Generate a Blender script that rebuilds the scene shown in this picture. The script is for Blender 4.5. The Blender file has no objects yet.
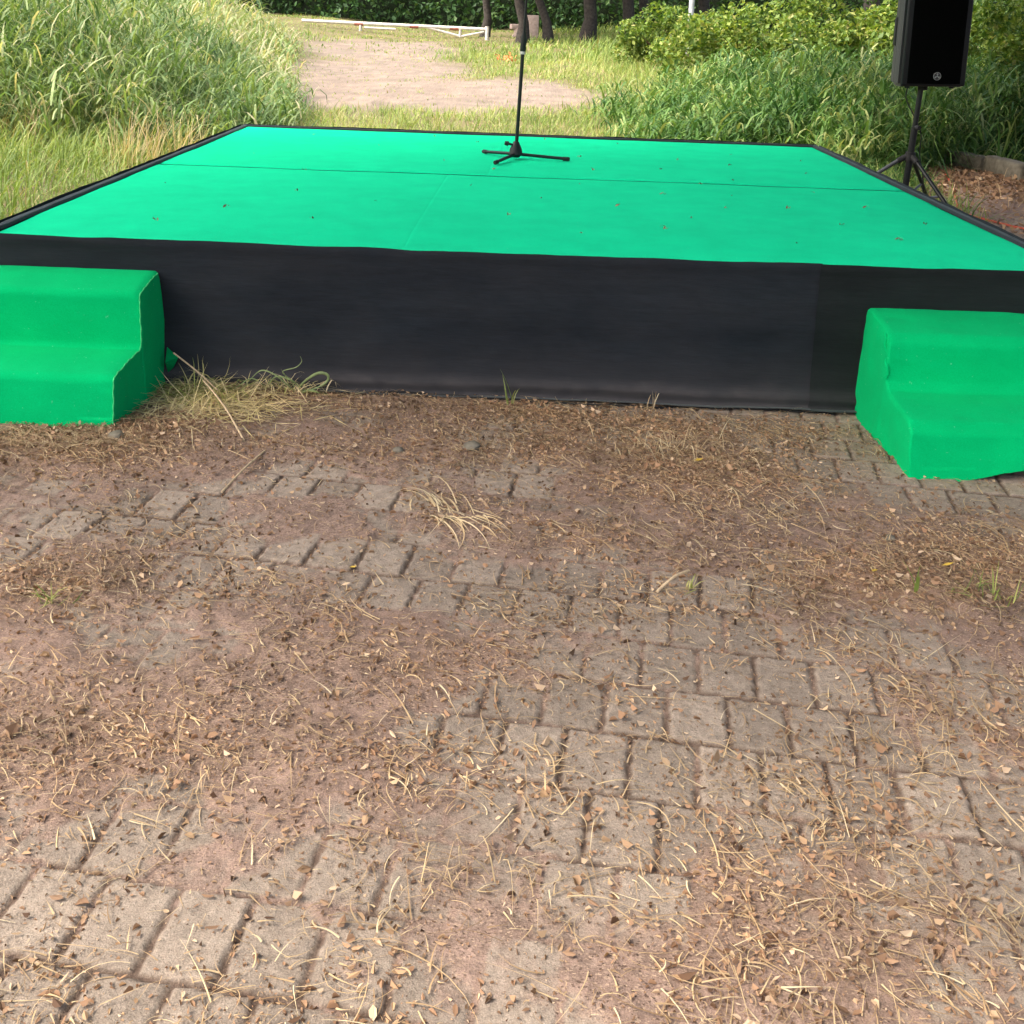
import bpy, bmesh, math
import numpy as np
from mathutils import Vector, Matrix, Euler
R = math.radians
rng = np.random.default_rng(7)
scene = bpy.context.scene
COL = scene.collection

# ------------------------------------------------------------------ camera
cam_data = bpy.data.cameras.new('camera')
cam = bpy.data.objects.new('camera', cam_data)
COL.objects.link(cam)
PITCH, ROLL, YAW = 0.251887, 0.0356944, 0.00380949
fw = Vector((-math.sin(YAW) * math.cos(PITCH), math.cos(YAW) * math.cos(PITCH), -math.sin(PITCH)))
rt = Vector((math.cos(YAW), math.sin(YAW), 0))
up = rt.cross(fw)
r2 = rt * math.cos(ROLL) + up * math.sin(ROLL)
u2 = -rt * math.sin(ROLL) + up * math.cos(ROLL)
m = Matrix((r2, u2, -fw)).transposed().to_4x4()
m.translation = Vector((-0.0517, -4.1247, 1.4184))
cam.matrix_world = m
cam_data.sensor_width = 36
cam_data.lens = 1145.5 / 1024 * 36
cam_data.shift_y = -207 / 1024
cam_data.clip_start = 0.05
cam_data.clip_end = 500
scene.camera = cam
scene.render.resolution_x = 1024
scene.render.resolution_y = 1024

# ------------------------------------------------------------------ light
SUN_EL, SUN_AZ = R(54), R(-112)    # azimuth from +Y towards +X : the veiled sun stands to the left, a little behind the camera
world = bpy.data.worlds.new('World')
scene.world = world
world.use_nodes = True
wn = world.node_tree.nodes
sky = wn.new('ShaderNodeTexSky')
sky.sky_type = 'NISHITA'
sky.sun_disc = False
sky.sun_elevation = SUN_EL
sky.sun_rotation = SUN_AZ
sky.dust_density = 8.0
sky.air_density = 1.0
sky.ozone_density = 0.4
bg = wn['Background']
bg.inputs['Strength'].default_value = 0.15
world.node_tree.links.new(sky.outputs[0], bg.inputs['Color'])
sun_data = bpy.data.lights.new('sun', 'SUN')
sun_data.energy = 1.5
sun_data.angle = R(17)
sun_data.color = (1.0, 0.95, 0.87)
sun = bpy.data.objects.new('sun', sun_data)
COL.objects.link(sun)
sd = Vector((math.sin(SUN_AZ) * math.cos(SUN_EL), math.cos(SUN_AZ) * math.cos(SUN_EL), math.sin(SUN_EL)))
sun.rotation_euler = sd.to_track_quat('Z', 'Y').to_euler()
sun.location = sd * 40
scene.view_settings.view_transform = 'Standard'
scene.view_settings.look = 'None'
scene.view_settings.exposure = 1.6
scene.view_settings.gamma = 1.0

# ------------------------------------------------------------------ numpy noise
_tab = rng.random((256, 256))
def vnoise(x, y, s=1.0, seed=0):
    x = np.asarray(x, float) / s + seed * 17.31; y = np.asarray(y, float) / s + seed * 9.77
    xi = np.floor(x).astype(int); yi = np.floor(y).astype(int)
    fx = x - xi; fy = y - yi
    fx = fx * fx * (3 - 2 * fx); fy = fy * fy * (3 - 2 * fy)
    a = _tab[xi % 256, yi % 256]; b = _tab[(xi + 1) % 256, yi % 256]
    c = _tab[xi % 256, (yi + 1) % 256]; d = _tab[(xi + 1) % 256, (yi + 1) % 256]
    return (a * (1 - fx) + b * fx) * (1 - fy) + (c * (1 - fx) + d * fx) * fy
def fbm(x, y, s=1.0, o=4, seed=0):
    t = 0; a = .5; n = 0
    for k in range(o):
        t = t + a * vnoise(x, y, s / 2 ** k, seed + k * 3); n += a; a *= .55
    return t / n
def sstep(a, b, x):
    t = np.clip((np.asarray(x, float) - a) / (b - a), 0, 1)
    return t * t * (3 - 2 * t)

# ------------------------------------------------------------------ object helpers
def tag(o, label=None, cat=None, group=None, kind=None):
    if label: o['label'] = label
    if cat: o['category'] = cat
    if group: o['group'] = group
    if kind: o['kind'] = kind
    return o
def empty(name, loc=(0, 0, 0), rz=0.0, label=None, cat=None, group=None):
    o = bpy.data.objects.new(name, None); COL.objects.link(o)
    o.empty_display_size = .1
    o.location = loc; o.rotation_euler = (0, 0, rz)
    return tag(o, label, cat, group)
def np_mesh(name, V, F, mat, parent=None, smooth=False, attrs=None, cols=None):
    """V (n,3), F (m,k) all faces with the same number of corners"""
    V = np.ascontiguousarray(V, dtype=np.float32); F = np.ascontiguousarray(F, dtype=np.int32)
    me = bpy.data.meshes.new(name)
    k = F.shape[1]
    me.vertices.add(len(V)); me.vertices.foreach_set('co', V.ravel())
    me.loops.add(F.size); me.loops.foreach_set('vertex_index', F.ravel())
    me.polygons.add(len(F))
    me.polygons.foreach_set('loop_start', np.arange(0, F.size, k, dtype=np.int32))
    me.polygons.foreach_set('loop_total', np.full(len(F), k, dtype=np.int32))
    me.polygons.foreach_set('use_smooth', np.full(len(F), smooth, dtype=bool))
    for an, av in (attrs or {}).items():
        a = me.attributes.new(an, 'FLOAT', 'POINT'); a.data.foreach_set('value', np.asarray(av, dtype=np.float32))
    for an, av in (cols or {}).items():
        a = me.attributes.new(an, 'FLOAT_COLOR', 'POINT')
        av = np.asarray(av, dtype=np.float32); av = np.concatenate([av, np.ones((len(av), 1), np.float32)], 1)
        a.data.foreach_set('color', av.ravel())
    me.update(calc_edges=True); me.validate()
    me.materials.append(mat)
    o = bpy.data.objects.new(name, me); COL.objects.link(o)
    if parent: o.parent = parent
    return o
def bm_obj(name, bm, mat, parent=None, smooth=True):
    bmesh.ops.recalc_face_normals(bm, faces=bm.faces)
    me = bpy.data.meshes.new(name); bm.to_mesh(me); bm.free()
    me.materials.append(mat)
    if smooth:
        me.polygons.foreach_set('use_smooth', [True] * len(me.polygons))
        me.set_sharp_from_angle(angle=R(38))
    o = bpy.data.objects.new(name, me); COL.objects.link(o)
    if parent: o.parent = parent
    return o
def add_tube(bm, pts, rad, n=10, cap=True):
    pts = [Vector(p) for p in pts]
    if not hasattr(rad, '__len__'): rad = [rad] * len(pts)
    rings = []
    ref = None
    for i, p in enumerate(pts):
        t = (pts[min(i + 1, len(pts) - 1)] - pts[max(i - 1, 0)]).normalized()
        if ref is None: ref = Vector((0, 0, 1)) if abs(t.z) < .9 else Vector((1, 0, 0))
        a = (ref - t * ref.dot(t)).normalized(); ref = a; b = t.cross(a)
        rings.append([bm.verts.new(p + (a * math.cos(2 * math.pi * k / n) + b * math.sin(2 * math.pi * k / n)) * rad[i]) for k in range(n)])
    for i in range(len(rings) - 1):
        for k in range(n):
            bm.faces.new((rings[i][k], rings[i][(k + 1) % n], rings[i + 1][(k + 1) % n], rings[i + 1][k]))
    if cap:
        bm.faces.new(rings[0][::-1]); bm.faces.new(rings[-1])
def tube(name, pts, rad, mat, parent=None, n=12):
    bm = bmesh.new(); add_tube(bm, pts, rad, n)
    return bm_obj(name, bm, mat, parent)
def add_box(bm, c, s, bevel=0.0, rot=None, seg=2):
    g = bmesh.ops.create_cube(bm, size=1.0)
    vs = g['verts']
    bmesh.ops.scale(bm, vec=s, verts=vs)
    if bevel:
        es = list({e for v in vs for e in v.link_edges})
        r = bmesh.ops.bevel(bm, geom=es, offset=bevel, segments=seg, affect='EDGES', profile=.5)
        vs = list({v for f in r['faces'] for v in f.verts} | {v for v in vs if v.is_valid})
    if rot: bmesh.ops.rotate(bm, cent=(0, 0, 0), matrix=rot, verts=vs)
    bmesh.ops.translate(bm, vec=c, verts=vs)
    return vs

# ------------------------------------------------------------------ materials
def mat_new(name):
    mt = bpy.data.materials.new(name); mt.use_nodes = True
    nt = mt.node_tree; p = nt.nodes['Principled BSDF']
    return mt, nt, p
def N(nt, typ, **kw):
    n = nt.nodes.new(typ)
    for k, v in kw.items():
        if k.startswith('i_'): n.inputs[k[2:].replace('_', ' ')].default_value = v
        else: setattr(n, k, v)
    return n
def ramp(nt, fac, stops):
    r = nt.nodes.new('ShaderNodeValToRGB')
    els = r.color_ramp.elements
    while len(els) < len(stops): els.new(.5)
    for e, (p, c) in zip(els, stops): e.position = p; e.color = (*c, 1)
    nt.links.new(fac, r.inputs[0]); return r.outputs[0]
def mixc(nt, fac, a, b, mode='MIX'):
    n = nt.nodes.new('ShaderNodeMix'); n.data_type = 'RGBA'; n.blend_type = mode
    for s, v in ((0, fac), (6, a), (7, b)):
        if hasattr(v, 'is_output'): nt.links.new(v, n.inputs[s])
        else: n.inputs[s].default_value = v if s == 0 else (*v, 1)
    return n.outputs[2]
def noise(nt, scale, detail=4, rough=.6, coord=None, vec=None):
    n = N(nt, 'ShaderNodeTexNoise'); n.inputs['Scale'].default_value = scale
    n.inputs['Detail'].default_value = detail; n.inputs['Roughness'].default_value = rough
    tc = N(nt, 'ShaderNodeTexCoord')
    src = tc.outputs['Object']
    if vec:
        mp = N(nt, 'ShaderNodeMapping'); mp.inputs['Scale'].default_value = vec
        nt.links.new(src, mp.inputs[0]); src = mp.outputs[0]
    nt.links.new(src, n.inputs['Vector']); return n.outputs['Fac']
def bump(nt, p, h, strength, dist):
    b = N(nt, 'ShaderNodeBump'); b.inputs['Strength'].default_value = strength; b.inputs['Distance'].default_value = dist
    nt.links.new(h, b.inputs['Height']); nt.links.new(b.outputs[0], p.inputs['Normal']); return b

def foliage_mat(name, stops, trans=.3, patch=1.2, rough=.55):
    mt, nt, p = mat_new(name)
    at = N(nt, 'ShaderNodeAttribute', attribute_name='tint')
    c = ramp(nt, at.outputs['Fac'], stops)
    nz = noise(nt, patch, 3)
    c = mixc(nt, .55, c, ramp(nt, nz, [(.3, (.55, .62, .6)), (.7, (1.35, 1.3, 1.1))]), 'MULTIPLY')
    nt.links.new(c, p.inputs['Base Color'])
    p.inputs['Roughness'].default_value = rough
    p.inputs['Specular IOR Level'].default_value = .35
    tr = N(nt, 'ShaderNodeBsdfTranslucent')
    nt.links.new(mixc(nt, 1.0, c, (1.3, 1.25, .6), 'MULTIPLY'), tr.inputs[0])
    mx = N(nt, 'ShaderNodeMixShader'); mx.inputs[0].default_value = trans
    nt.links.new(p.outputs[0], mx.inputs[1]); nt.links.new(tr.outputs[0], mx.inputs[2])
    nt.links.new(mx.outputs[0], nt.nodes['Material Output'].inputs[0])
    return mt
M = {}
M['grass_tall'] = foliage_mat('tall_grass_blades', [(0, (.055, .12, .04)), (.45, (.13, .22, .075)), (.75, (.25, .34, .14)), (.9, (.38, .43, .24)), (1, (.5, .45, .32))], .35, .7)
M['grass_pale'] = foliage_mat('pale_grass_blades', [(0, (.12, .2, .05)), (.5, (.25, .34, .09)), (.85, (.4, .42, .17)), (1, (.48, .36, .25))], .35, .6)
M['grass_dark'] = foliage_mat('dark_grass_blades', [(0, (.032, .10, .022)), (.5, (.085, .19, .045)), (.85, (.19, .31, .09)), (1, (.32, .37, .15))], .3, .8)
M['shrub_leaf'] = foliage_mat('shrub_leaves', [(0, (.045, .11, .02)), (.5, (.15, .24, .045)), (.85, (.29, .35, .08)), (1, (.34, .34, .13))], .35, 1.5)
M['shrub_leaf_dark'] = foliage_mat('dark_shrub_leaves', [(0, (.025, .07, .02)), (.5, (.06, .13, .03)), (.85, (.12, .2, .06)), (1, (.22, .25, .1))], .3, 1.5)
M['tree_leaf'] = foliage_mat('tree_leaves', [(0, (.025, .07, .022)), (.5, (.05, .125, .04)), (.9, (.1, .19, .06)), (1, (.16, .25, .08))], .25, .8)
M['litter'] = foliage_mat('dry_leaf_litter', [(0, (.1, .055, .035)), (.3, (.2, .115, .07)), (.6, (.34, .205, .13)), (.85, (.45, .3, .185)), (1, (.6, .45, .33))], .1, 3, .8)
M['straw'] = foliage_mat('dry_straw', [(0, (.22, .14, .08)), (.5, (.42, .3, .18)), (.85, (.58, .45, .28)), (1, (.66, .55, .38))], .12, 3, .7)
M['clump'] = foliage_mat('cut_grass', [(0, (.12, .18, .04)), (.35, (.36, .40, .12)), (.6, (.6, .52, .25)), (1, (.76, .64, .43))], .2, 5, .7)

def carpet_mat(name, base, dark):
    mt, nt, p = mat_new(name)
    n1 = noise(nt, 260, 3, .7); n2 = noise(nt, 6, 4); n3 = noise(nt, 1.3, 2)
    c = mixc(nt, ramp_f(nt, n1, .3, .7), dark, base)
    c = mixc(nt, .5, c, ramp(nt, n2, [(.3, (.8, .84, .84)), (.7, (1.12, 1.08, 1.1))]), 'MULTIPLY')
    n4 = noise(nt, 70, 2, .8)
    c = mixc(nt, ramp_f(nt, n4, .70, .78), c, (.12, .55, .33))
    c = mixc(nt, .3, c, ramp(nt, n3, [(.35, (.85, .9, .9)), (.65, (1.1, 1.05, 1.05))]), 'MULTIPLY')
    nt.links.new(c, p.inputs['Base Color'])
    p.inputs['Roughness'].default_value = .95
    p.inputs['Specular IOR Level'].default_value = .04
    p.inputs['Sheen Weight'].default_value = .04; p.inputs['Sheen Roughness'].default_value = .5
    p.inputs['Sheen Tint'].default_value = (.2, 1, .7, 1)
    bump(nt, p, n1, .5, .003)
    return mt
def ramp_f(nt, fac, a, b):
    n = N(nt, 'ShaderNodeMapRange'); n.inputs[1].default_value = a; n.inputs[2].default_value = b
    nt.links.new(fac, n.inputs[0]); return n.outputs[0]
M['carpet'] = carpet_mat('stage_carpet', (.003, .74, .35), (.002, .61, .28))
M['step_carpet'] = carpet_mat('step_carpet', (.001, .52, .17), (.001, .43, .13))

mt, nt, p = mat_new('black_cloth')
n1 = noise(nt, 300, 2, .6, vec=(1, 1, 1)); n2 = noise(nt, 3.0, 4, vec=(.5, 1, 2)); n3 = noise(nt, 90, 4, .7, vec=(.12, 1, 1))
at = N(nt, 'ShaderNodeAttribute', attribute_name='dust_crease')
c = mixc(nt, ramp_f(nt, n2, .3, .75), (.006, .0095, .0145), (.013, .019, .026))
c = mixc(nt, .6, c, ramp(nt, n3, [(.3, (.7, .7, .7)), (.7, (1.35, 1.35, 1.35))]), 'MULTIPLY')
c = mixc(nt, at.outputs['Fac'], c, (.062, .058, .06))
nt.links.new(c, p.inputs['Base Color']); p.inputs['Roughness'].default_value = .9
p.inputs['Specular IOR Level'].default_value = .2
p.inputs['Sheen Weight'].default_value = .12; p.inputs['Sheen Roughness'].default_value = .45; p.inputs['Sheen Tint'].default_value = (.75, 1, .97, 1)
bump(nt, p, n3, .5, .003)
M['cloth'] = mt
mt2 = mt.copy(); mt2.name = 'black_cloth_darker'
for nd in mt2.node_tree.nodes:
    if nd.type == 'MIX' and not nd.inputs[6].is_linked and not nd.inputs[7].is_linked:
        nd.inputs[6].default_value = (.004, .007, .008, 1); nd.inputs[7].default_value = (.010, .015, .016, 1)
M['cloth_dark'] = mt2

def plain(name, col, rough=.5, metal=0.0, nscale=40, var=.25, bmp=0.0, spec=.5):
    mt, nt, p = mat_new(name)
    nz = noise(nt, nscale, 4)
    c = mixc(nt, 1.0, col, ramp(nt, nz, [(.3, (1 - var,) * 3), (.7, (1 + var,) * 3)]), 'MULTIPLY')
    nt.links.new(c, p.inputs['Base Color'])
    p.inputs['Roughness'].default_value = rough; p.inputs['Metallic'].default_value = metal
    p.inputs['Specular IOR Level'].default_value = spec
    if bmp: bump(nt, p, nz, bmp, .01)
    return mt
M['black_metal'] = plain('black_painted_metal', (.010, .012, .013), .42, spec=.3)
M['worn_metal'] = plain('worn_grey_metal', (.06, .066, .072), .42, .3)
M['plastic'] = plain('black_plastic', (.008, .010, .012), .5, 0, 200, .3, .15, .3)
M['cab_side'] = plain('cabinet_side_plastic', (.04, .043, .045), .55, 0, 200, .3, .2)
M['rubber'] = plain('black_rubber', (.012, .012, .012), .75)
M['chrome'] = plain('bright_ring', (.55, .56, .57), .3, .6)
M['silver'] = plain('silver_badge', (.4, .42, .43), .4, .5)
M['concrete'] = plain('kerb_concrete', (.16, .145, .11), .9, 0, 14, .45, .5)
M['white_paint'] = plain('weathered_white_paint', (.62, .58, .53), .6, 0, 12, .25)
M['red_paint'] = plain('faded_red_paint', (.30, .10, .07), .6, 0, 12, .3)
M['pale_wall'] = plain('pale_plaster', (.42, .33, .30), .9, 0, 6, .25, .3)
M['post_paint'] = plain('pale_grey_paint', (.45, .47, .5), .5, 0, 10, .2)
M['bark'] = plain('tree_bark', (.038, .032, .028), .95, 0, 14, .6, 1.0)
M['twig'] = plain('brown_twig', (.14, .09, .06), .9, 0, 30, .4, .5)
M['orange_cord'] = plain('orange_red_cord', (.55, .10, .05), .6)
M['orange'] = plain('orange_petal', (.75, .2, .06), .7)
M['seam'] = plain('green_seam_thread', (.05, .58, .2), .9, 0, 300, .3)
M['yellow_leaf'] = plain('yellow_leaf', (.62, .42, .05), .7)

# speaker grille with fine holes
mt, nt, p = mat_new('speaker_grille')
vo = N(nt, 'ShaderNodeTexVoronoi'); vo.inputs['Scale'].default_value = 160
tc = N(nt, 'ShaderNodeTexCoord'); nt.links.new(tc.outputs['Object'], vo.inputs['Vector'])
c = ramp(nt, vo.outputs['Distance'], [(.25, (.001, .001, .001)), (.5, (.004, .0045, .0045))])
nt.links.new(c, p.inputs['Base Color']); p.inputs['Roughness'].default_value = .8; p.inputs['Specular IOR Level'].default_value = .06
M['grille'] = mt

# ------------------------------------------------------------------ ground
def terrain(x, y):
    x = np.asarray(x, float); y = np.asarray(y, float)
    h = 0.025 * np.clip(y - 9, 0, 60) * sstep(8, 14, y)
    h = h + .25 * sstep(-3.5, -8, x) * sstep(5, 12, y)          # low rise under the tall grass on the left
    h = h + (fbm(x, y, 3, 3, 5) - .5) * .12 * sstep(9, 14, y)
    return h
PA = R(-8.0)
# litter heaps: x, y, rx, ry, weight
HEAPS = [(.44, -.31, .55, .16, 1.0), (.55, -.72, .35, .22, .9), (.17, -1.2, .25, .15, .45), (.95, -1.42, .30, .12, 1.0),
         (1.3, -1.25, .35, .16, .9), (-1.55, -.70, .45, .16, 1.0), (-1.3, -.48, .3, .14, .8), (-1.15, -1.55, .18, .16, .9),
         (-.05, -.16, .25, .09, .7), (-.75, -.12, .4, .12, .6), (-1.12, -.1, .25, .14, .9), (-.45, -.62, .5, .12, .35), (.1, -.55, .35, .1, .5),
         (-.9, -2.15, .5, .2, .5), (.5, -2.5, .4, .25, .5), (1.2, -2.0, .35, .2, .4), (-.2, -1.85, .4, .12, .35),
         (3.9, 6.9, 1.1, .6, 1.0), (3.3, 7.6, .8, .4, .8), (4.4, 6.0, .5, .5, .5), (-1.9, -.35, .4, .2, .6)]
def heap(x, y):
    t = 0
    for hx, hy, rx, ry, w in HEAPS:
        t = t + w * np.exp(-((x - hx) / rx) ** 2 - ((y - hy) / ry) ** 2)
    return np.clip(t, 0, 1.3)
def paver_fields(x, y):
    """height of the paver surface, joint mask, a random value per paver"""
    c, s = math.cos(PA), math.sin(PA)
    wx = x + .012 * (vnoise(x, y, .25, 2) - .5); wy = y + .012 * (vnoise(x, y, .25, 4) - .5)
    u = c * wx + s * wy; v = -s * wx + c * wy
    LX, LY = .128, .185
    row = np.floor(v / LY)
    uu = u + (row % 2) * LX * .5 + .012 * np.sin(row * 12.9)
    col = np.floor(uu / LX)
    fu = uu / LX - col; fv = v / LY - row
    du = np.minimum(fu, 1 - fu) * LX; dv = np.minimum(fv, 1 - fv) * LY
    d = np.minimum(du, dv) - .003 * vnoise(x, y, .03, 8)
    rnd = np.mod(np.sin(col * 12.9898 + row * 78.233) * 43758.5453, 1.0)
    rnd2 = np.mod(np.sin(col * 39.3468 + row * 11.135) * 24634.6345, 1.0)
    edge = sstep(.002, .0068, d)
    tilt = (fu - .5) * (rnd - .5) * .010 + (fv - .5) * (rnd2 - .5) * .012
    h = -.0065 * (1 - edge) + (rnd - .5) * .0045 + tilt * .6 + (fbm(x, y, .05, 3, 12) - .5) * .004
    return h, edge, rnd
def axis(dense, near, far):
    return np.unique(np.concatenate([dense, near, far]).round(5))
xs = axis(np.arange(-2.3, 2.3, .0065), np.concatenate([np.arange(-4, -2.3, .06), np.arange(2.3, 5.6, .022), np.arange(-14, -4, .35), np.arange(5.6, 12, .3)]),
          np.concatenate([np.linspace(-90, -14, 26), np.linspace(12, 90, 26)]))
ys = axis(np.arange(-3.15, .12, .0065), np.concatenate([np.arange(.12, 4, .12), np.arange(4, 8.2, .03), np.arange(8.2, 34, .22), np.arange(-6, -3.15, .1)]),
          np.concatenate([np.linspace(34, 110, 26), np.linspace(-70, -6, 22)]))
GX, GY = np.meshgrid(xs, ys)
gx, gy = GX.ravel(), GY.ravel()
ph, pe, pr = paver_fields(gx, gy)
hp = heap(gx, gy)
low = fbm(gx, gy, .9, 4, 21)
# soil lies over the pavers; the slabs that stay bare sit where this is low
bare = np.zeros_like(gx)
for bx, by, rr, ry, w in [(-.7, -1.5, .3, .16, 1.3), (-.1, -1.48, .42, .17, 1.2), (.25, -1.5, .5, .12, .75), (1.45, -.85, .5, .2, 1.1), (1.05, -.38, .4, .22, 1.1), (-.75, -.28, .35, .1, .6),
                          (-1.0, -1.2, .2, .1, .7), (.85, -1.0, .25, .1, .65), (-.9, -.5, .18, .09, .8), (-.1, -.28, .12, .06, .55), (.6, -1.75, .8, .2, .6), (-.5, -2.1, .8, .4, .7), (.6, -2.4, .7, .4, .7), (1.6, -1.6, .4, .4, .5)]:
    bare += w * np.exp(-((gx - bx) / rr) ** 2 - ((gy - by) / ry) ** 2)
bare = bare * .8 + .75 * sstep(.5, .68, fbm(gx, gy, .3, 4, 301)) * (1 - .6 * np.clip(hp, 0, 1))
near_step = np.exp(-(np.maximum(np.abs(gx + 1.8) - .45, 0) / .1) ** 2 - (np.maximum(np.abs(gy + .25) - .3, 0) / .1) ** 2)
soil = ((low - .52) * .045 + .006) * (1 - near_step) - .016 * np.clip(bare, 0, 1.1) + hp * .012 + (fbm(gx, gy, .09, 4, 31) - .5) * .012 + (vnoise(gx, gy, .02, 40) - .5) * .004
pz = sstep(-60, -59, gy) * (1 - sstep(7.6, 8.3, gy + (gx < 2.3) * 9 * sstep(.2, .6, gy)))   # paved zone
cover = sstep(-.003, .004, soil - ph)
z = np.maximum(ph, soil) * pz + terrain(gx, gy) + (1 - pz) * (fbm(gx, gy, .8, 4, 50) - .5) * .08
n_f = fbm(gx, gy, .018, 3, 61)[:, None]; n_m = fbm(gx, gy, .25, 4, 66)[:, None]; n_l = fbm(gx, gy, 1.4, 3, 69)[:, None]
c_soil = np.array([.262, .186, .148]) * (.72 + .62 * n_f) * (.8 + .4 * n_m)
c_soil = c_soil * (.72 + .56 * fbm(gx, gy, .07, 4, 95)[:, None]) + hp[:, None] * np.array([.025, .008, -.012]) 
c_pav = np.array([.36, .30, .24]) * (.72 + .4 * n_f) * (.82 + .26 * pr[:, None]) * (.8 + .35 * n_m)
c_pav = c_pav * pe[:, None] + np.array([.13, .092, .07]) * (1 - pe[:, None])
colr = c_pav * (1 - cover[:, None]) + c_soil * cover[:, None]
# the trodden clearing behind the stage and the soil under the grass
cl = np.zeros_like(gx)
for bx, by, rx, ry in [(-2.4, 14.5, 2.0, 3.2), (-1.0, 14, 2.2, 2.6), (-2.9, 18, 1.9, 4.5), (-3.6, 24, 2.0, 4.5), (-.2, 15.2, 1.1, 1.8)]:
    cl = np.maximum(cl, np.exp(-(((gx - bx) / rx) ** 2 + ((gy - by) / ry) ** 2) ** 1.5))
clm = sstep(.15, .8, cl + .7 * (fbm(gx, gy, 1.1, 5, 75) - .5))[:, None]
n_s = fbm(gx * .35, gy, .16, 4, 91)[:, None]
c_clear = np.array([.31, .255, .205]) * (.6 + .45 * n_f) * (.62 + .5 * n_m) * (.75 + .5 * n_s)
c_grass = np.array([.16, .15, .065]) * (.7 + .5 * n_m) * (.8 + .4 * n_l)
c_out = c_grass * (1 - clm) + c_clear * clm
colr = colr * pz[:, None] + c_out * (1 - pz[:, None])
nx, ny = len(xs), len(ys)
ii = np.arange(nx * ny).reshape(ny, nx)
F = np.stack([ii[:-1, :-1], ii[:-1, 1:], ii[1:, 1:], ii[1:, :-1]], -1).reshape(-1, 4)
mt, nt, p = mat_new('soil_over_pavers')
at = N(nt, 'ShaderNodeAttribute', attribute_name='albedo')
n1 = noise(nt, 45, 6, .75); n2 = noise(nt, 400, 3, .7)
c = mixc(nt, .8, at.outputs['Color'], ramp(nt, n1, [(.3, (.72, .7, .7)), (.7, (1.25, 1.25, 1.25))]), 'MULTIPLY')
vo = N(nt, 'ShaderNodeTexVoronoi'); vo.inputs['Scale'].default_value = 230
tc = N(nt, 'ShaderNodeTexCoord'); mp = N(nt, 'ShaderNodeMapping'); mp.inputs['Scale'].default_value = (1, 1.6, 1)
nt.links.new(tc.outputs['Object'], mp.inputs[0]); nt.links.new(mp.outputs[0], vo.inputs['Vector'])
sp_ = N(nt, 'ShaderNodeSeparateColor'); nt.links.new(vo.outputs['Color'], sp_.inputs[0])
cr = N(nt, 'ShaderNodeAttribute', attribute_name='crumbs')
def mul(a_, b_):
    m_ = N(nt, 'ShaderNodeMath', operation='MULTIPLY'); nt.links.new(a_, m_.inputs[0]); nt.links.new(b_, m_.inputs[1]); return m_.outputs[0]
c = mixc(nt, mul(ramp_f(nt, sp_.outputs[0], .80, .90), cr.outputs['Fac']), c, (.40, .29, .21))
c = mixc(nt, mul(ramp_f(nt, sp_.outputs[1], .90, .97), cr.outputs['Fac']), c, (.11, .072, .055))
c = mixc(nt, .8, c, ramp(nt, n2, [(.35, (.7, .68, .66)), (.68, (1.25, 1.27, 1.3))]), 'MULTIPLY')
nt.links.new(c, p.inputs['Base Color']); p.inputs['Roughness'].default_value = .95; p.inputs['Specular IOR Level'].default_value = .2
bump(nt, p, n1, .7, .012)
ground = np_mesh('ground', np.stack([gx, gy, z], 1), F, mt, smooth=True, cols={'albedo': colr}, attrs={'crumbs': (.12 + .88 * cover) * (.35 + .65 * sstep(.35, .6, fbm(gx, gy, .12, 3, 207)))})
tag(ground, kind='structure')
def gz(x, y):
    """approximate height of the ground for things that stand on it"""
    x = np.asarray(x, float); y = np.asarray(y, float)
    i = np.clip(np.searchsorted(xs, x), 0, nx - 1); j = np.clip(np.searchsorted(ys, y), 0, ny - 1)
    return z.reshape(ny, nx)[j, i]

# ------------------------------------------------------------------ blades, leaves
def blades(pos, L, W, az, lean, bend, tint, nseg=4, droop=None):
    """tapering bent blades; pos (n,3)"""
    n = len(pos); t = np.linspace(0, 1, nseg + 1)
    th = lean[:, None] + bend[:, None] * t[None, :] ** 1.3
    thm = (th[:, 1:] + th[:, :-1]) / 2
    dl = (L / nseg)[:, None]
    r = np.concatenate([np.zeros((n, 1)), np.cumsum(np.sin(thm) * dl, 1)], 1)
    zz = np.concatenate([np.zeros((n, 1)), np.cumsum(np.cos(thm) * dl, 1)], 1)
    dx, dy = np.cos(az)[:, None], np.sin(az)[:, None]
    C = np.stack([pos[:, 0:1] + r * dx, pos[:, 1:2] + r * dy, pos[:, 2:3] + zz], -1)
    w = W[:, None] * np.array([.7, 1.0, .85, .5, .06][:nseg + 1] if nseg == 4 else np.linspace(1, .06, nseg + 1))[None, :] * .5
    tw = (rng.random(n) - .5)[:, None] * 1.4
    sx = -np.sin(az[:, None] + tw); sy = np.cos(az[:, None] + tw)
    S = np.stack([sx * w, sy * w, 0 * w], -1)
    V = np.stack([C - S, C + S], 2).reshape(n, (nseg + 1) * 2, 3)
    base = (np.arange(n) * (nseg + 1) * 2)[:, None, None]
    k = np.arange(nseg)
    q = np.stack([2 * k, 2 * k + 1, 2 * k + 3, 2 * k + 2], -1)[None]
    F = (base + q).reshape(-1, 4)
    T = np.repeat(tint, (nseg + 1) * 2)
    return V.reshape(-1, 3), F, np.clip(T, 0, 1)
def join(parts):
    V, F, T, o = [], [], [], 0
    for v, f, t in parts:
        V.append(v); F.append(f + o); T.append(t); o += len(v)
    return np.concatenate(V), np.concatenate(F), np.concatenate(T)
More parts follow.
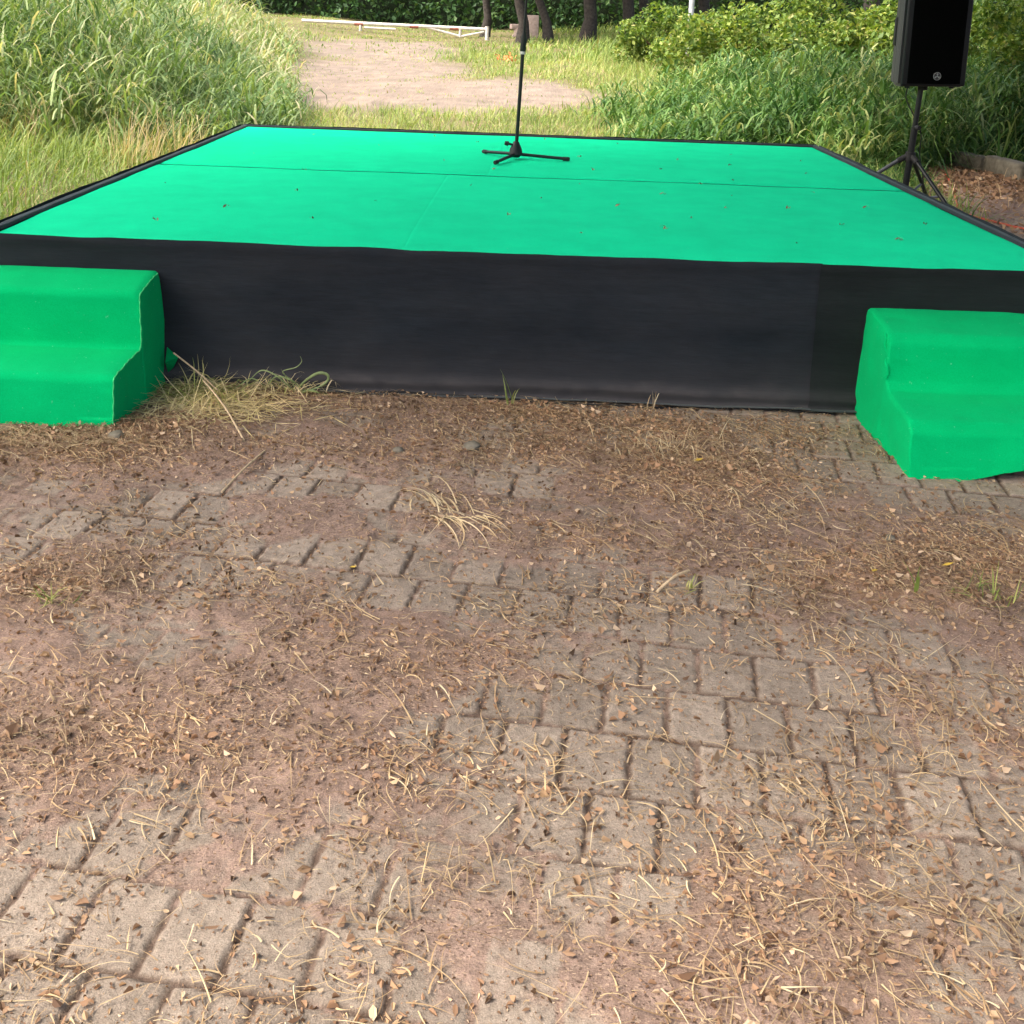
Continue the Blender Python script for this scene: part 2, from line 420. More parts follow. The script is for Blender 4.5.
def leaves(pos, size, tint, upbias=.5, aspect=.5, fold=.25):
    """folded four-cornered leaves, random facing"""
    n = len(pos)
    a = rng.normal(size=(n, 3)); a /= np.linalg.norm(a, axis=1)[:, None]
    nr = rng.normal(size=(n, 3)); nr[:, 2] = np.abs(nr[:, 2]) + upbias * 2
    b = np.cross(nr, a); b /= np.linalg.norm(b, axis=1)[:, None] + 1e-9
    nn = np.cross(a, b)
    s = size[:, None]
    v0 = pos - a * s * .5; v2 = pos + a * s * .5
    v1 = pos + b * s * aspect * .5 + nn * s * fold * (rng.random((n, 1)) - .2); v3 = pos - b * s * aspect * .5 + nn * s * fold * (rng.random((n, 1)) - .2)
    V = np.stack([v0, v1, v2, v3], 1).reshape(-1, 3)
    F = np.arange(n * 4).reshape(n, 4)
    F = np.concatenate([F[:, [0, 1, 2]], F[:, [0, 2, 3]]])
    return V, F, np.clip(np.repeat(tint, 4), 0, 1)
def oval_leaves(pos, size, tint, flat=3.0):
    n = len(pos)
    a = rng.normal(size=(n, 3)); a[:, 2] *= .35; a /= np.linalg.norm(a, axis=1)[:, None]
    nr = rng.normal(size=(n, 3)); nr[:, 2] = np.abs(nr[:, 2]) + flat
    b = np.cross(nr, a); b /= np.linalg.norm(b, axis=1)[:, None] + 1e-9
    nn = np.cross(a, b); s = size[:, None]; w = rng.uniform(.07, .32, (n, 1)) * s; cu = rng.normal(0, .3, (n, 1)) * s; fo = rng.uniform(.0, .8, (n, 1)) * w
    j = lambda: rng.uniform(.6, 1.25, (n, 1))
    P = [pos - a * s * .5 + nn * cu, pos - a * s * .22 + b * w * j() + nn * fo, pos + a * s * .2 + b * w * .85 * j() + nn * fo, pos + a * s * .5 * j() + nn * cu * j(),
         pos + a * s * .16 - b * w * .85 * j() + nn * fo * .8, pos - a * s * .2 - b * w * j() + nn * fo * .8]
    V = np.stack(P, 1).reshape(-1, 3); k = np.arange(n)[:, None] * 6
    F = np.concatenate([k + np.array([[0, 1, 2]]), k + np.array([[0, 2, 3]]), k + np.array([[0, 3, 4]]), k + np.array([[0, 4, 5]])])
    return V, F, np.clip(np.repeat(tint, 6), 0, 1)
def scatter(n, x0, x1, y0, y1, keep):
    """points in a rectangle, thinned by keep(x, y) -> 0..1"""
    X = rng.uniform(x0, x1, n * 4); Y = rng.uniform(y0, y1, n * 4)
    k = rng.random(n * 4) < keep(X, Y)
    return X[k][:n], Y[k][:n]
def tufted(X, Y, spread, per):
    X = np.repeat(X, per); Y = np.repeat(Y, per)
    return X + rng.normal(0, spread, len(X)), Y + rng.normal(0, spread, len(Y))

def clear_mask(X, Y):
    c = np.zeros_like(X)
    for bx, by, rx, ry in [(-2.4, 14.5, 2.0, 3.2), (-1.0, 14, 2.2, 2.6), (-2.9, 18, 1.9, 4.5), (-3.6, 24, 2.0, 4.5), (-.2, 15.2, 1.1, 1.8)]:
        c = np.maximum(c, np.exp(-(((X - bx) / rx) ** 2 + ((Y - by) / ry) ** 2) ** 1.5))
    return .88 * sstep(.2, .75, c + .7 * (fbm(X, Y, 1.1, 5, 75) - .5) + .5 * (fbm(X, Y, .35, 3, 78) - .5))
def stage_free(X, Y, m=.14):
    return ~((np.abs(X) < 2.06 + m) & (Y > -1) & (Y < 4.06 + m))
def grass(name, mat, X, Y, hfun, wid, lean=.25, bend=1.1, tbase=.45, tvar=.25, pink=0.0, zoff=-.02, ):
    n = len(X)
    h = hfun(X, Y) * rng.uniform(.6, 1.15, n)
    tint = tbase + rng.normal(0, tvar, n) + (fbm(X, Y, 1.1, 3, 90) - .5) * .7
    if pink: tint = np.where(rng.random(n) < pink, rng.uniform(.9, 1, n), tint)
    pos = np.stack([X, Y, gz(X, Y) + zoff], 1)
    wind = rng.normal(.6, 1.9, n)
    V, F, T = blades(pos, h, wid * rng.uniform(.6, 1.3, n), wind, np.abs(rng.normal(0, lean, n)), np.abs(rng.normal(bend, bend * .5, n)), tint)
    return V, F, T
def canes(X, Y, hfun, wid, L, tbase, tvar, bend=2.0, lo=.2):
    n = len(X); h = hfun(X, Y) * rng.uniform(.55, 1.0, n)
    t = rng.uniform(lo, 1, n)
    pos = np.stack([X, Y, gz(X, Y) + h * t], 1)
    tint = tbase + rng.normal(0, tvar, n) + (fbm(X, Y, .9, 3, 96) - .5) * .9
    ll = L * rng.uniform(.6, 1.3, n)
    az = rng.uniform(0, 2 * math.pi, n)
    return blades(pos, ll, wid * rng.uniform(.6, 1.3, n), az, rng.uniform(.1, .8, n), np.abs(rng.normal(bend, .5, n)), tint, 4)
left_edge = lambda Y: -2.75 - .205 * (Y - 9)
def h_left(X, Y):
    e = left_edge(Y) - X
    return np.clip(.35 + 1.5 * sstep(-.1, 2.4, e) * sstep(6.2, 9.0, Y + .35 * e), .3, 1.9) * (.8 + .4 * fbm(X, Y, .7, 2, 33))

P = []
X, Y = scatter(1300, -11, -2.6, 6.3, 13, lambda x, y: (x < left_edge(y) + .1 * np.sin(y * 5)) * 1.0); X, Y = tufted(X, Y, .10, 9)
P.append(grass('', None, X, Y, h_left, .02, .42, 2.3, .52, .26, .04))
X, Y = scatter(1100, -14, -3, 13, 26, lambda x, y: (x < left_edge(y)) * 1.0); X, Y = tufted(X, Y, .15, 8)
P.append(grass('', None, X, Y, h_left, .028, .4, 2.1, .74, .2, .05))
X, Y = scatter(1500, -11, -2.6, 6.3, 13, lambda x, y: (x < left_edge(y) + .1 * np.sin(y * 5)) * 1.0); X, Y = tufted(X, Y, .14, 16)
P.append(canes(X, Y, h_left, .021, .42, .55, .22))
X, Y = scatter(900, -14, -3, 13, 24, lambda x, y: (x < left_edge(y)) * 1.0); X, Y = tufted(X, Y, .2, 12)
P.append(canes(X, Y, h_left, .028, .5, .76, .18))
V, F, T = join(P)
tag(np_mesh('tall_grass', V, F, M['grass_tall'], attrs={'tint': T}), 'tall arching green grass forming a high bank to the left behind the stage', 'grass', kind='stuff')

P = []
X, Y = scatter(2500, -8, -2.15, .8, 8.2, lambda x, y: 1.0 * stage_free(x, y, .12)); X, Y = tufted(X, Y, .07, 9)
hs = lambda x, y: (.17 + .3 * sstep(-2.2, -4.5, x) + .14 * sstep(4, 8, y)) * (.75 + .5 * fbm(x, y, .6, 2, 3))
P.append(grass('', None, X, Y, hs, .008, .45, 1.6, .27, .2, .03))
X, Y = scatter(420, -8, -2.8, 5.2, 8.6, lambda x, y: (fbm(x, y, .8, 2, 9) > .5) * 1.0); X, Y = tufted(X, Y, .06, 5)
P.append(grass('', None, X, Y, lambda x, y: .6 + 0 * x, .006, .25, .9, .9, .06, .5))
V, F, T = join(P)
tag(np_mesh('wild_grass', V, F, M['grass_pale'], attrs={'tint': T}), 'yellow green wild grass with pinkish seed stalks along the left edge of the stage', 'grass', kind='stuff')

P = []
kb = lambda x, y: (1 - clear_mask(x, y)) * stage_free(x, y, .1)
X, Y = scatter(2600, -3.4, 3.4, 4.2, 11.6, lambda x, y: kb(x, y) * (x > left_edge(y) - .3)); X, Y = tufted(X, Y, .08, 8)
P.append(grass('', None, X, Y, lambda x, y: .2 + .14 * sstep(.5, 3, x) + 0 * y, .0075, .4, 1.5, .36, .25, .05))
X, Y = scatter(4600, -8, 8, 11, 24, lambda x, y: (.04 + .96 * kb(x, y)) * (x > left_edge(y) - .5)); X, Y = tufted(X, Y, .12, 6)
P.append(grass('', None, X, Y, lambda x, y: (.2 + .4 * sstep(.5, 3.5, x)) * (.3 + .7 * kb(x, y)), .012, .4, 1.4, .45, .22, .08))
X, Y = scatter(4200, -15, 16, 22, 37, lambda x, y: .1 + .9 * kb(x, y)); X, Y = tufted(X, Y, .2, 5)
P.append(grass('', None, X, Y, lambda x, y: (.26 + .32 * sstep(.3, 3, x)) * (.4 + .6 * kb(x, y)) * (1 - .6 * sstep(26, 29, y) * (x < 0)), .024, .35, 1.2, .38, .22, .03))
V, F, T = join(P)
tag(np_mesh('meadow_grass', V, F, M['grass_pale'], attrs={'tint': T}), 'short meadow grass around the bare clearing behind the stage', 'grass', kind='stuff')

P = []
def reg_r(x, y):
    lim = 6.15 + .9 * sstep(3.6, 2.1, x) - .0 * x + 1.55 * sstep(3.0, 4.2, x)
    ok = (rng.random(x.shape) < sstep(1.2, 3.0, x + .8 * vnoise(x, y, .8, 3))) & (y > lim + .25 * np.sin(x * 6)) & (x < 5.0 - .24 * (y - 7) + 2.5 * (y > 8.6)) & (y < 12.5)
    return 1.0 * ok * stage_free(x, y, .1)
X, Y = scatter(1500, 1.0, 8, 4.5, 12.5, reg_r); X, Y = tufted(X, Y, .09, 9)
hr = lambda x, y: (.35 + .62 * sstep(1.2, 3.2, x)) * (.8 + .45 * fbm(x, y, .6, 2, 14)) * (.62 + .38 * sstep(6, 8.5, y))
P.append(grass('', None, X, Y, hr, .02, .45, 2.4, .5, .3, .03))
X, Y = scatter(120, 2.2, 3.4, 4.5, 6.2, lambda x, y: stage_free(x, y, .12) * 1.0 * (y > 5.6 - .0 * x) + .03); X, Y = tufted(X, Y, .06, 8)
P.append(grass('', None, X, Y, lambda x, y: .3 + 0 * x, .012, .4, 1.4, .4, .2))
X, Y = scatter(1700, 1.0, 8, 4.5, 12.5, reg_r); X, Y = tufted(X, Y, .12, 14)
P.append(canes(X, Y, hr, .024, .36, .55, .28, 2.3, .1))
V, F, T = join(P)
tag(np_mesh('reed_grass', V, F, M['grass_dark'], attrs={'tint': T}), 'broad bladed dark green grass behind the right side of the stage', 'grass', kind='stuff')

# ------------------------------------------------------------------ shrubs and trees
def blob_points(n, blobs):
    out = []
    w = np.array([b[3] ** 2 for b in blobs]); w = w / w.sum()
    for (cx, cy, cz, r), k in zip(blobs, (w * n).astype(int) + 1):
        d = rng.normal(size=(k, 3)); d /= np.linalg.norm(d, axis=1)[:, None]
        rad = r * (.55 + .5 * rng.random(k) ** .6)
        q = d * rad[:, None]; q[:, 2] *= .85
        out.append(q + np.array([cx, cy, cz]))
    return np.concatenate(out)
def shrub(name, x, y, rx, h, mat, label, n=6200, size=.088, nb=26, group='shrubs behind the stage'):
    zb = float(gz(x, y))
    t = empty(name, (x, y, zb), 0, label, 'shrub', group)
    blobs = []
    for k in range(nb):
        a = rng.uniform(0, 2 * math.pi); d = rx * math.sqrt(rng.random()) * .85
        cz = h * rng.uniform(.2, .86) * (1 - .45 * (d / rx) ** 2)
        blobs.append((d * math.cos(a), d * math.sin(a), cz, rng.uniform(.15, .3) * rx))
    pts = blob_points(n, blobs)
    pts = pts[pts[:, 2] > .03]
    V, F, T = leaves(pts, size * rng.uniform(.6, 1.4, len(pts)), .5 + rng.normal(0, .25, len(pts)) + .35 * (fbm(pts[:, 0] + x, pts[:, 2] + y, .35, 2, 5) - .5), .7, .6)
    np_mesh('foliage', V, F, M[mat], t, attrs={'tint': T})
    bm = bmesh.new()
    for b in blobs[:9]:
        e = Vector(b[:3]); s = Vector((e.x * .12, e.y * .12, -.04))
        mid = (s + e) / 2 + Vector((rng.normal(0, .06), rng.normal(0, .06), .1))
        add_tube(bm, [s, mid, e], [.022, .015, .006], 6)
    bm_obj('stem', bm, M['twig'], t)
    return t
SH = [(3.1, 14.2, 1.15, 1.75, 'shrub_leaf', 'yellow green bush beside the pale post, leftmost of the bushes behind the tall grass'),
      (4.6, 15.6, 1.5, 2.3, 'shrub_leaf', 'rounded yellow green bush behind the grass, second from the left'),
      (4.1, 12.6, .85, 1.25, 'shrub_leaf', 'low leafy bush rising just above the tall grass in the middle of the bushes'),
      (5.5, 13.3, 1.2, 1.9, 'shrub_leaf', 'light green bush with large leaves left of the loudspeaker'),
      (6.3, 15.4, 1.6, 2.9, 'shrub_leaf_dark', 'tall dark bush standing behind the light green bush left of the loudspeaker'),
      (5.3, 10.9, .8, 1.15, 'shrub_leaf_dark', 'low dark bush directly behind the loudspeaker tripod'),
      (6.6, 11.6, 1.2, 2.2, 'shrub_leaf', 'bright green bush right behind the loudspeaker'),
      (6.35, 9.3, 1.0, 1.7, 'shrub_leaf_dark', 'dark green bush behind the concrete kerb at the right edge'),
      (7.6, 9.6, 1.2, 2.6, 'shrub_leaf', 'tall light green bush at the far right beyond the kerb'),
      (3.0, 19.5, 1.3, 1.5, 'shrub_leaf', 'small bush in the pale grass in front of the two straight trunks'),
      (8.2, 13.0, 1.7, 3.2, 'shrub_leaf_dark', 'large dark bush rising behind all others at the right')]
for s in SH: shrub('shrub', *s)

def make_trunk(bm, x, y, z0, r, h, lean=(0, 0), nb=6, crown_r=2.2):
    pts = []; rad = []
    for k in range(9):
        t = k / 8
        pts.append((x + lean[0] * t + .08 * math.sin(k * 1.7 + x), y + lean[1] * t, z0 + h * t))
        rad.append(r * (1.45 if k == 0 else 1 - .55 * t))
    add_tube(bm, pts, rad, 12)
    ends = []
    for k in range(nb):
        t = rng.uniform(.45, .95); a = rng.uniform(0, 2 * math.pi); i = int(t * 8)
        s = Vector(pts[i]); L = crown_r * rng.uniform(.6, 1.0)
        e = s + Vector((math.cos(a) * L, math.sin(a) * L, L * rng.uniform(.3, .9)))
        mid = (s + e) / 2 + Vector((0, 0, .2))
        add_tube(bm, [s, mid, e], [r * .4, r * .26, r * .08], 7)
        ends.append(e)
    ends.append(Vector(pts[-1]) + Vector((0, 0, .3)))
    return ends
def tree(x, y, r, h, label, lean=(0, 0), n=5200, size=.16, crown_r=2.3, nb=7, base=None, mat='tree_leaf', group='trees behind the clearing'):
    z0 = float(gz(x, y)) - .05
    t = empty('tree', (x, y, z0), 0, label, 'tree', group)
    bm = bmesh.new()
    ends = make_trunk(bm, 0, 0, 0, r, h, lean, nb, crown_r)
    bm_obj('trunk', bm, M['bark'], t)
    blobs = []
    for e in ends:
        for q in range(3):
            blobs.append((e.x + rng.normal(0, .5), e.y + rng.normal(0, .5), e.z + rng.normal(.2, .4), rng.uniform(.55, 1.0)))
    pts = blob_points(n, blobs)
    V, F, T = leaves(pts, size * rng.uniform(.6, 1.4, len(pts)), .5 + rng.normal(0, .25, len(pts)), .6, .55)
    np_mesh('crown', V, F, M[mat], t, attrs={'tint': T})
    return t
TR = [(-.15, 30.2, .20, 5.0, 'dark trunk just behind the microphone stand', (-.5, 0)),
      (.62, 30.5, .17, 5.2, 'leaning dark trunk right of the microphone stand', (-1.3, .2)),
      (1.75, 30.8, .26, 6.0, 'thick brown trunk standing between the leaning trunk and the straight pair', (.1, 0)),
      (2.9, 31.2, .24, 6.2, 'straight dark trunk, left of the close pair', (.15, 0)),
      (3.42, 31.6, .20, 6.0, 'straight dark trunk, right of the close pair', (.1, .2)),
      (-1.35, 32.5, .16, 5.0, 'thin trunk behind the right end of the fallen barrier', (.1, 0)),
      (5.4, 33, .25, 6.5, 'tree behind the yellow green bushes and the pale post', (.2, 0)),
      (7.6, 22, .26, 6.5, 'tree rising behind the bushes left of the loudspeaker', (-.3, 0)),
      (10.6, 17, .3, 7.0, 'large tree behind the bushes at the right edge', (-.4, 0))]
for x_, y_, r_, h_, lb, ln in TR: tree(x_, y_, r_ * .8, h_, lb, ln)

# big trees beside the stage whose crowns are placed to shade it, the left one added to dim it (they stand outside the photograph)
def shade_tree(x, y, r, cx_, cy_, cz_, rad, n, label):
    z0 = float(gz(x, y)) - .05
    t = empty('tree', (x, y, z0), 0, label, 'tree', 'shade trees beside the stage')
    bm = bmesh.new(); top = Vector((cx_ - x, cy_ - y, cz_ - .6))
    base = Vector((0, 0, 0)); fork = Vector((top.x * .25, top.y * .25, cz_ * .55))
    add_tube(bm, [base, base.lerp(fork, .15), base.lerp(fork, .6), fork], [r * 1.5, r * 1.1, r * .9, r * .8], 12)
    blobs = []
    for k in range(26):
        a = k * 2.39996; d = rad * math.sqrt((k + .5) / 26)
        c_ = Vector((top.x + d * math.cos(a), top.y + d * math.sin(a), top.z + rng.normal(.5, .35) - .07 * d * d / rad))
        blobs.append((c_.x, c_.y, c_.z, rng.uniform(.8, 1.2) * rad * .27))
        if k % 2 == 0:
            mid = fork.lerp(c_, .5) + Vector((rng.normal(0, .2), rng.normal(0, .2), .3))
            add_tube(bm, [fork, mid, c_], [r * .5, r * .3, r * .08], 7)
    bm_obj('trunk', bm, M['bark'], t)
    pts = blob_points(n, blobs)
    V, F, T = leaves(pts, .22 * rng.uniform(.6, 1.4, len(pts)), .5 + rng.normal(0, .25, len(pts)), .8, .6)
    np_mesh('crown', V, F, M['tree_leaf'], t, attrs={'tint': T})
shade_tree(6.6, 1.8, .24, 4.3, 1.8, 5.0, 4.0, 40000, 'large shade tree standing beyond the paving right of the stage')
shade_tree(7.0, -4.8, .22, 5.9, -4.0, 6.6, 3.6, 20000, 'large shade tree standing right behind the photographer')
shade_tree(-7.0, -3.6, .22, -2.2, -.6, 6.4, 4.2, 13500, 'large shade tree added out of view left of the camera to dim the stage')  # unseen tree added so its sparse crown dims the foreground
shade_tree(7.6, 7.6, .22, 4.4, 7.0, 5.2, 3.8, 30000, 'large shade tree standing beyond the kerb right of the stage')

# dense thicket that closes the view behind the trees
zt = lambda x, y: terrain(x, y)
n = 52000
X = rng.uniform(-26, 30, n); D = rng.random(n) ** 1.6 * 3.2
Y = 36.5 + D + 1.4 * fbm(X, X * 0, 3, 3, 7) - .045 * np.clip(X, 0, 40) ** 1.6
Z = zt(X, Y) + rng.random(n) * (3.2 + 1.4 * fbm(X, X * 0 + 5, 2.5, 3, 17))
pts = np.stack([X, Y, Z], 1)
V, F, T = leaves(pts, .19 * rng.uniform(.5, 1.4, n), .45 + rng.normal(0, .25, n) + .8 * (fbm(X, Z, .9, 3, 44) - .5), .4, .6)
V = V.copy(); T = T.copy()
thick = np_mesh('thicket', V, F, M['tree_leaf'], attrs={'tint': T})
tag(thick, 'dark green thicket closing off the clearing behind the trees', 'thicket', kind='stuff')
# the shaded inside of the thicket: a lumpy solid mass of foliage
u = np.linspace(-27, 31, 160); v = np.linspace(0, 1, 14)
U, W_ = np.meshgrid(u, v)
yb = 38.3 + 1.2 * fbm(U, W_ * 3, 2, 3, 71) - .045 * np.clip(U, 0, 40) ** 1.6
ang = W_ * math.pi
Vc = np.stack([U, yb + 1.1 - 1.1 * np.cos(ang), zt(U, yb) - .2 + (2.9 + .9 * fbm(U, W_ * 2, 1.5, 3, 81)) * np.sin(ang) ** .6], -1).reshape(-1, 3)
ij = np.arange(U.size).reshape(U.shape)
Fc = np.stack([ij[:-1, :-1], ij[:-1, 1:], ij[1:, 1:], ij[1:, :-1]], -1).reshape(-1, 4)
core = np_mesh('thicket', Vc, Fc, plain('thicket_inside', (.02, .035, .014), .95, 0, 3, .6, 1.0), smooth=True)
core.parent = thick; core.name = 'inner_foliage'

# ------------------------------------------------------------------ far things: fallen barrier, pale wall, post, petals
bar = empty('barrier_gate', (-3.9, 31, 0), 0, 'white barrier pole with faded red bands and braced end behind the clearing', 'barrier')
def bp(x, z): return Vector((x + 3.9, 0, z))
A, B = (-6.75, .90), (-1.22, .83)
segs = 9
for k in range(segs):
    t0, t1 = k / segs, (k + 1) / segs
    p0 = bp(A[0] + (B[0] - A[0]) * t0, A[1] + (B[1] - A[1]) * t0); p1 = bp(A[0] + (B[0] - A[0]) * t1, A[1] + (B[1] - A[1]) * t1)
    tube('pole_section', [p0, p1], .05, M['white_paint'], bar)
for xb in (-5.05, -3.4, -2.2):
    q = bp(xb, .883 - (xb + 6.75) * .0127)
    tube('red_band', [q - Vector((.13, 0, 0)), q + Vector((.13, 0, -.003))], .055, M['red_paint'], bar)
tube('brace', [bp(-3.0, .83), bp(-2.0, .60)], .04, M['white_paint'], bar)
tube('brace', [bp(-2.0, .60), bp(-1.3, .76)], .035, M['white_paint'], bar)
tube('upright', [bp(-2.02, .58), bp(-2.02, .86)], .045, M['white_paint'], bar)
tube('upright', [bp(-1.22, .5), bp(-1.22, .92)], .06, M['white_paint'], bar)
tube('lower_rail', [bp(-4.9, .76), bp(-3.95, .745)], .04, M['white_paint'], bar)
tube('upright', [bp(-5.0, .25), bp(-5.0, .88)], .05, M['white_paint'], bar)

bm = bmesh.new(); add_box(bm, (0, 0, .6), (.7, .35, 1.2), .05)
for k in range(5): add_box(bm, (-.65 + rng.normal(0, .1), -.1, .2 + .12 * k), (.5, .4, .22), .03, Euler((0, rng.normal(0, .15), rng.normal(0, .3))).to_matrix())
wl = bm_obj('broken_wall', bm, M['pale_wall']); wl.location = (.12, 33.0, float(gz(.12, 33.0)) - .15); wl.scale = (.62, .7, .7)
tag(wl, 'broken pale pinkish wall stub seen between the two trunks near the microphone stand', 'wall')
po = empty('metal_post', (3.5, 21.5, float(gz(3.5, 21.5))), 0, 'pale grey metal post standing behind the leftmost yellow green bush', 'post')
tube('shaft', [(0, 0, -.1), (0, 0, 2.9)], .06, M['post_paint'], po)
tube('cap', [(0, 0, 2.9), (0, 0, 2.94), (0, 0, 2.97)], [.07, .07, .03], M['worn_metal'], po)
pts = rng.normal(0, 1, (26, 3)) * np.array([.12, .12, .04]) + np.array([0, 0, .12])
V, F, T = leaves(pts, .09 * rng.uniform(.6, 1.3, 26), np.zeros(26), .7, .8)
fl = np_mesh('fallen_blossom', V, F, M['orange']); fl.location = (-.42, 21.0, float(gz(-.42, 21.0)))
tag(fl, 'small heap of orange red petals in the pale grass behind the clearing', 'flower', kind='stuff')

# ------------------------------------------------------------------ stage
SH_ = .557
stage = empty('portable_stage', (0, 0, 0), 0, 'low square portable stage with green carpet top and black cloth skirt', 'stage')
def grid_mesh(name, U, V_, pos, mat, parent, attrs=None, smooth=True):
    U2, V2 = np.meshgrid(U, V_); P = pos(U2, V2)
    k = np.arange(U2.size).reshape(U2.shape)
    F = np.stack([k[:-1, :-1], k[:-1, 1:], k[1:, 1:], k[1:, :-1]], -1).reshape(-1, 4)
    at = {n_: f(U2, V2).ravel() for n_, f in (attrs or {}).items()}
    return np_mesh(name, P.reshape(-1, 3), F, mat, parent, smooth, at)
# carpets: two strips butted together half way back
def carpet(y0, y1, fold_x, zt_):
    def pos(U, V_):
        edge_f = (V_ < .02) * .010 * (fbm(U, U * 0, .22, 3, 5) - .5) if y0 < 1 else 0
        fl = fold_x + (V_ - y0) * .02
        zc = zt_ + (fbm(U, V_, .5, 3, 7) - .5) * .006 - .001 * np.exp(-((U - fl) / .006) ** 2) + .0006 * np.exp(-((U - fl - .012) / .012) ** 2) + .003 * (fbm(U * .6, V_ * 2, .35, 3, 19) - .5)
        zc = zc - (.007 + .006 * np.cos(np.clip(U / 2.0, -1, 1) * math.pi / 2)) * sstep(.5, 0, V_)
        d = np.minimum(np.minimum(U + 2.0, 2.0 - U), np.minimum(V_ - y0, y1 - V_))
        zc = zc - .006 * (d < .002)
        return np.stack([U, V_ + edge_f, zc], -1)
    U = np.unique(np.concatenate([np.linspace(-2, 2, 240), fold_x + np.linspace(-.05, .05, 24), [-1.999, 1.999]]))
    V_ = np.unique(np.concatenate([np.linspace(y0, y1, 80), [y0 + .001, y1 - .001]]))
    return grid_mesh('carpet', U, V_, pos, M['carpet'], stage)
carpet(-.004, 1.972, -.48, SH_ + .001)
carpet(2.002, 3.995, -.23, SH_ + .0015)
# deck under the carpet, seen as the dark gap between the strips
bm = bmesh.new()
for cx in (-1, 1):
    for cy in (1, 3): add_box(bm, (cx, cy, SH_ - .052), (1.992, 1.992, .062), .004)
bm_obj('deck_panel', bm, M['plastic'], stage, False)
bm = bmesh.new()
bm.free()
for cx in (-1.93, 0, 1.93):
    for cy in (.08, 2.0, 3.92): tube('support_leg', [(cx, cy, -.01), (cx, cy, SH_ - .084)], .025, M['worn_metal'], stage)
# black cloth: top hem on three sides + skirts on four sides
def hem(name, a, b, inward):
    """cloth border lying on top of the deck from a to b, 'inward' is the direction to the carpet"""
    a = np.array(a, float); b = np.array(b, float); iw = np.array(inward, float)
    L = np.linalg.norm(b - a)
    def pos(U, V_):
        base = a + (b - a) * (U[..., None] / L)
        wv = .010 * (fbm(U, U * 0, .25, 3, int(L * 7)) - .5)
        off = V_ * .044 - .035
        P2 = base + iw * (off + wv * (V_ < .3))[..., None]
        zz = SH_ + .012 - .014 * sstep(.28, 0, V_) - .012 * sstep(.85, 1.0, V_) + .005 * (fbm(U, V_, .15, 3, 9) - .5)
        return np.concatenate([P2, zz[..., None]], -1)
    return grid_mesh(name, np.linspace(0, L, 260), np.linspace(0, 1, 12), pos, M['cloth'], stage, {'dust_crease': lambda U, V_: .05 + .25 * fbm(U, V_, .1, 3, 4)})
hem('cloth_border', (-2.0, -.01), (-2.0, 4.02), (1, 0))
hem('cloth_border', (2.0, -.01), (2.0, 4.02), (-1, 0))
hem('cloth_border', (-2.03, 4.0), (2.03, 4.0), (0, -1))
def skirt(a, b, out, seed, x_from=0):
    a = np.array(a, float); b = np.array(b, float); ow = np.array(out, float); L = np.linalg.norm(b - a)
    def pos(U, V_):          # V_ 0 top, 1 ground, >1 trailing on the ground
        base = a + (b - a) * (U[..., None] / L)
        d = np.clip(V_, 0, 1)
        o = .006 + .022 * d ** 1.5 + .022 * d * (fbm(U, V_ * .25, .5, 3, seed) - .5) + .012 * (fbm(U, V_ * .6, .16, 4, seed + 3) - .5) * (.3 + d) + .006 * (fbm(U * .5, V_ * 3, .3, 3, seed + 13) - .5)
        o = o + .016 * np.exp(-((V_ - .93 - .03 * (fbm(U, U * 0, .8, 2, seed + 7) - .5)) / .035) ** 2)
        o = o + .006 * np.exp(-((V_ - .035) / .03) ** 2)
        o = o + np.clip(V_ - 1, 0, 1) * .55 * (.35 + .65 * fbm(U, U * 0, .35, 2, seed + 5))
        zz = (SH_ + .003) * (1 - np.clip(V_, 0, 1)) + .012 + .006 * np.clip(V_ - 1, 0, .1) / .1 * fbm(U, U * 0, .09, 2, 3)
        zz = zz + (V_ < .01) * .010 * (fbm(U, U * 0, .22, 3, 5) - .5)
        if out[1] < 0: zz = zz - (.009 + .006 * np.cos(np.clip(base[..., 0] / 2.0, -1, 1) * math.pi / 2)) * sstep(.35, 0, V_)
        P2 = base + ow * o[..., None]
        return np.concatenate([P2, zz[..., None]], -1)
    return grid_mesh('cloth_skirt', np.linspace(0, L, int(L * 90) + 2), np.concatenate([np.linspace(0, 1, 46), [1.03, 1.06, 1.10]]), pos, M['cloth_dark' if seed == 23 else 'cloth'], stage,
                     {'dust_crease': lambda U, V_: (.22 + .35 * (seed < 20)) * (.35 * sstep(.55, 1, V_) + 1.3 * sstep(.84, 1.0, V_ + .12 * (fbm(U, V_, .12, 4, seed + 30) - .5)) * fbm(U, V_, .05, 3, seed + 31) + .15 * np.exp(-((V_ - .93) / .05) ** 2) + .22 * fbm(U, V_, .2, 4, seed)) * 1.6})  # dusty towards the ground, plus a paler band along the lower crease
skirt((-2.03, -.012), (1.062, -.012), (0, -1), 3)
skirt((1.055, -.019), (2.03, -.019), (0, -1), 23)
skirt((-2.036, 4.03), (-2.036, -.012), (-1, 0), 33)
skirt((2.036, -.012), (2.036, 4.03), (1, 0), 43)
skirt((2.03, 4.036), (-2.03, 4.036), (0, 1), 53)

# cloth hem cord lying on the ground in front of the skirt
pts = [(x, -.055 - .03 * float(vnoise(x, 0, .35, 5)) - .012 * math.sin(x * 5), float(gz(x, -.07)) + .006) for x in np.arange(-1.0, 1.2, .05)]
tag(tube('black_cord', pts, .0045, M['rubber'], n=6), 'thin black cord lying on the soil along the foot of the black skirt', 'cord')

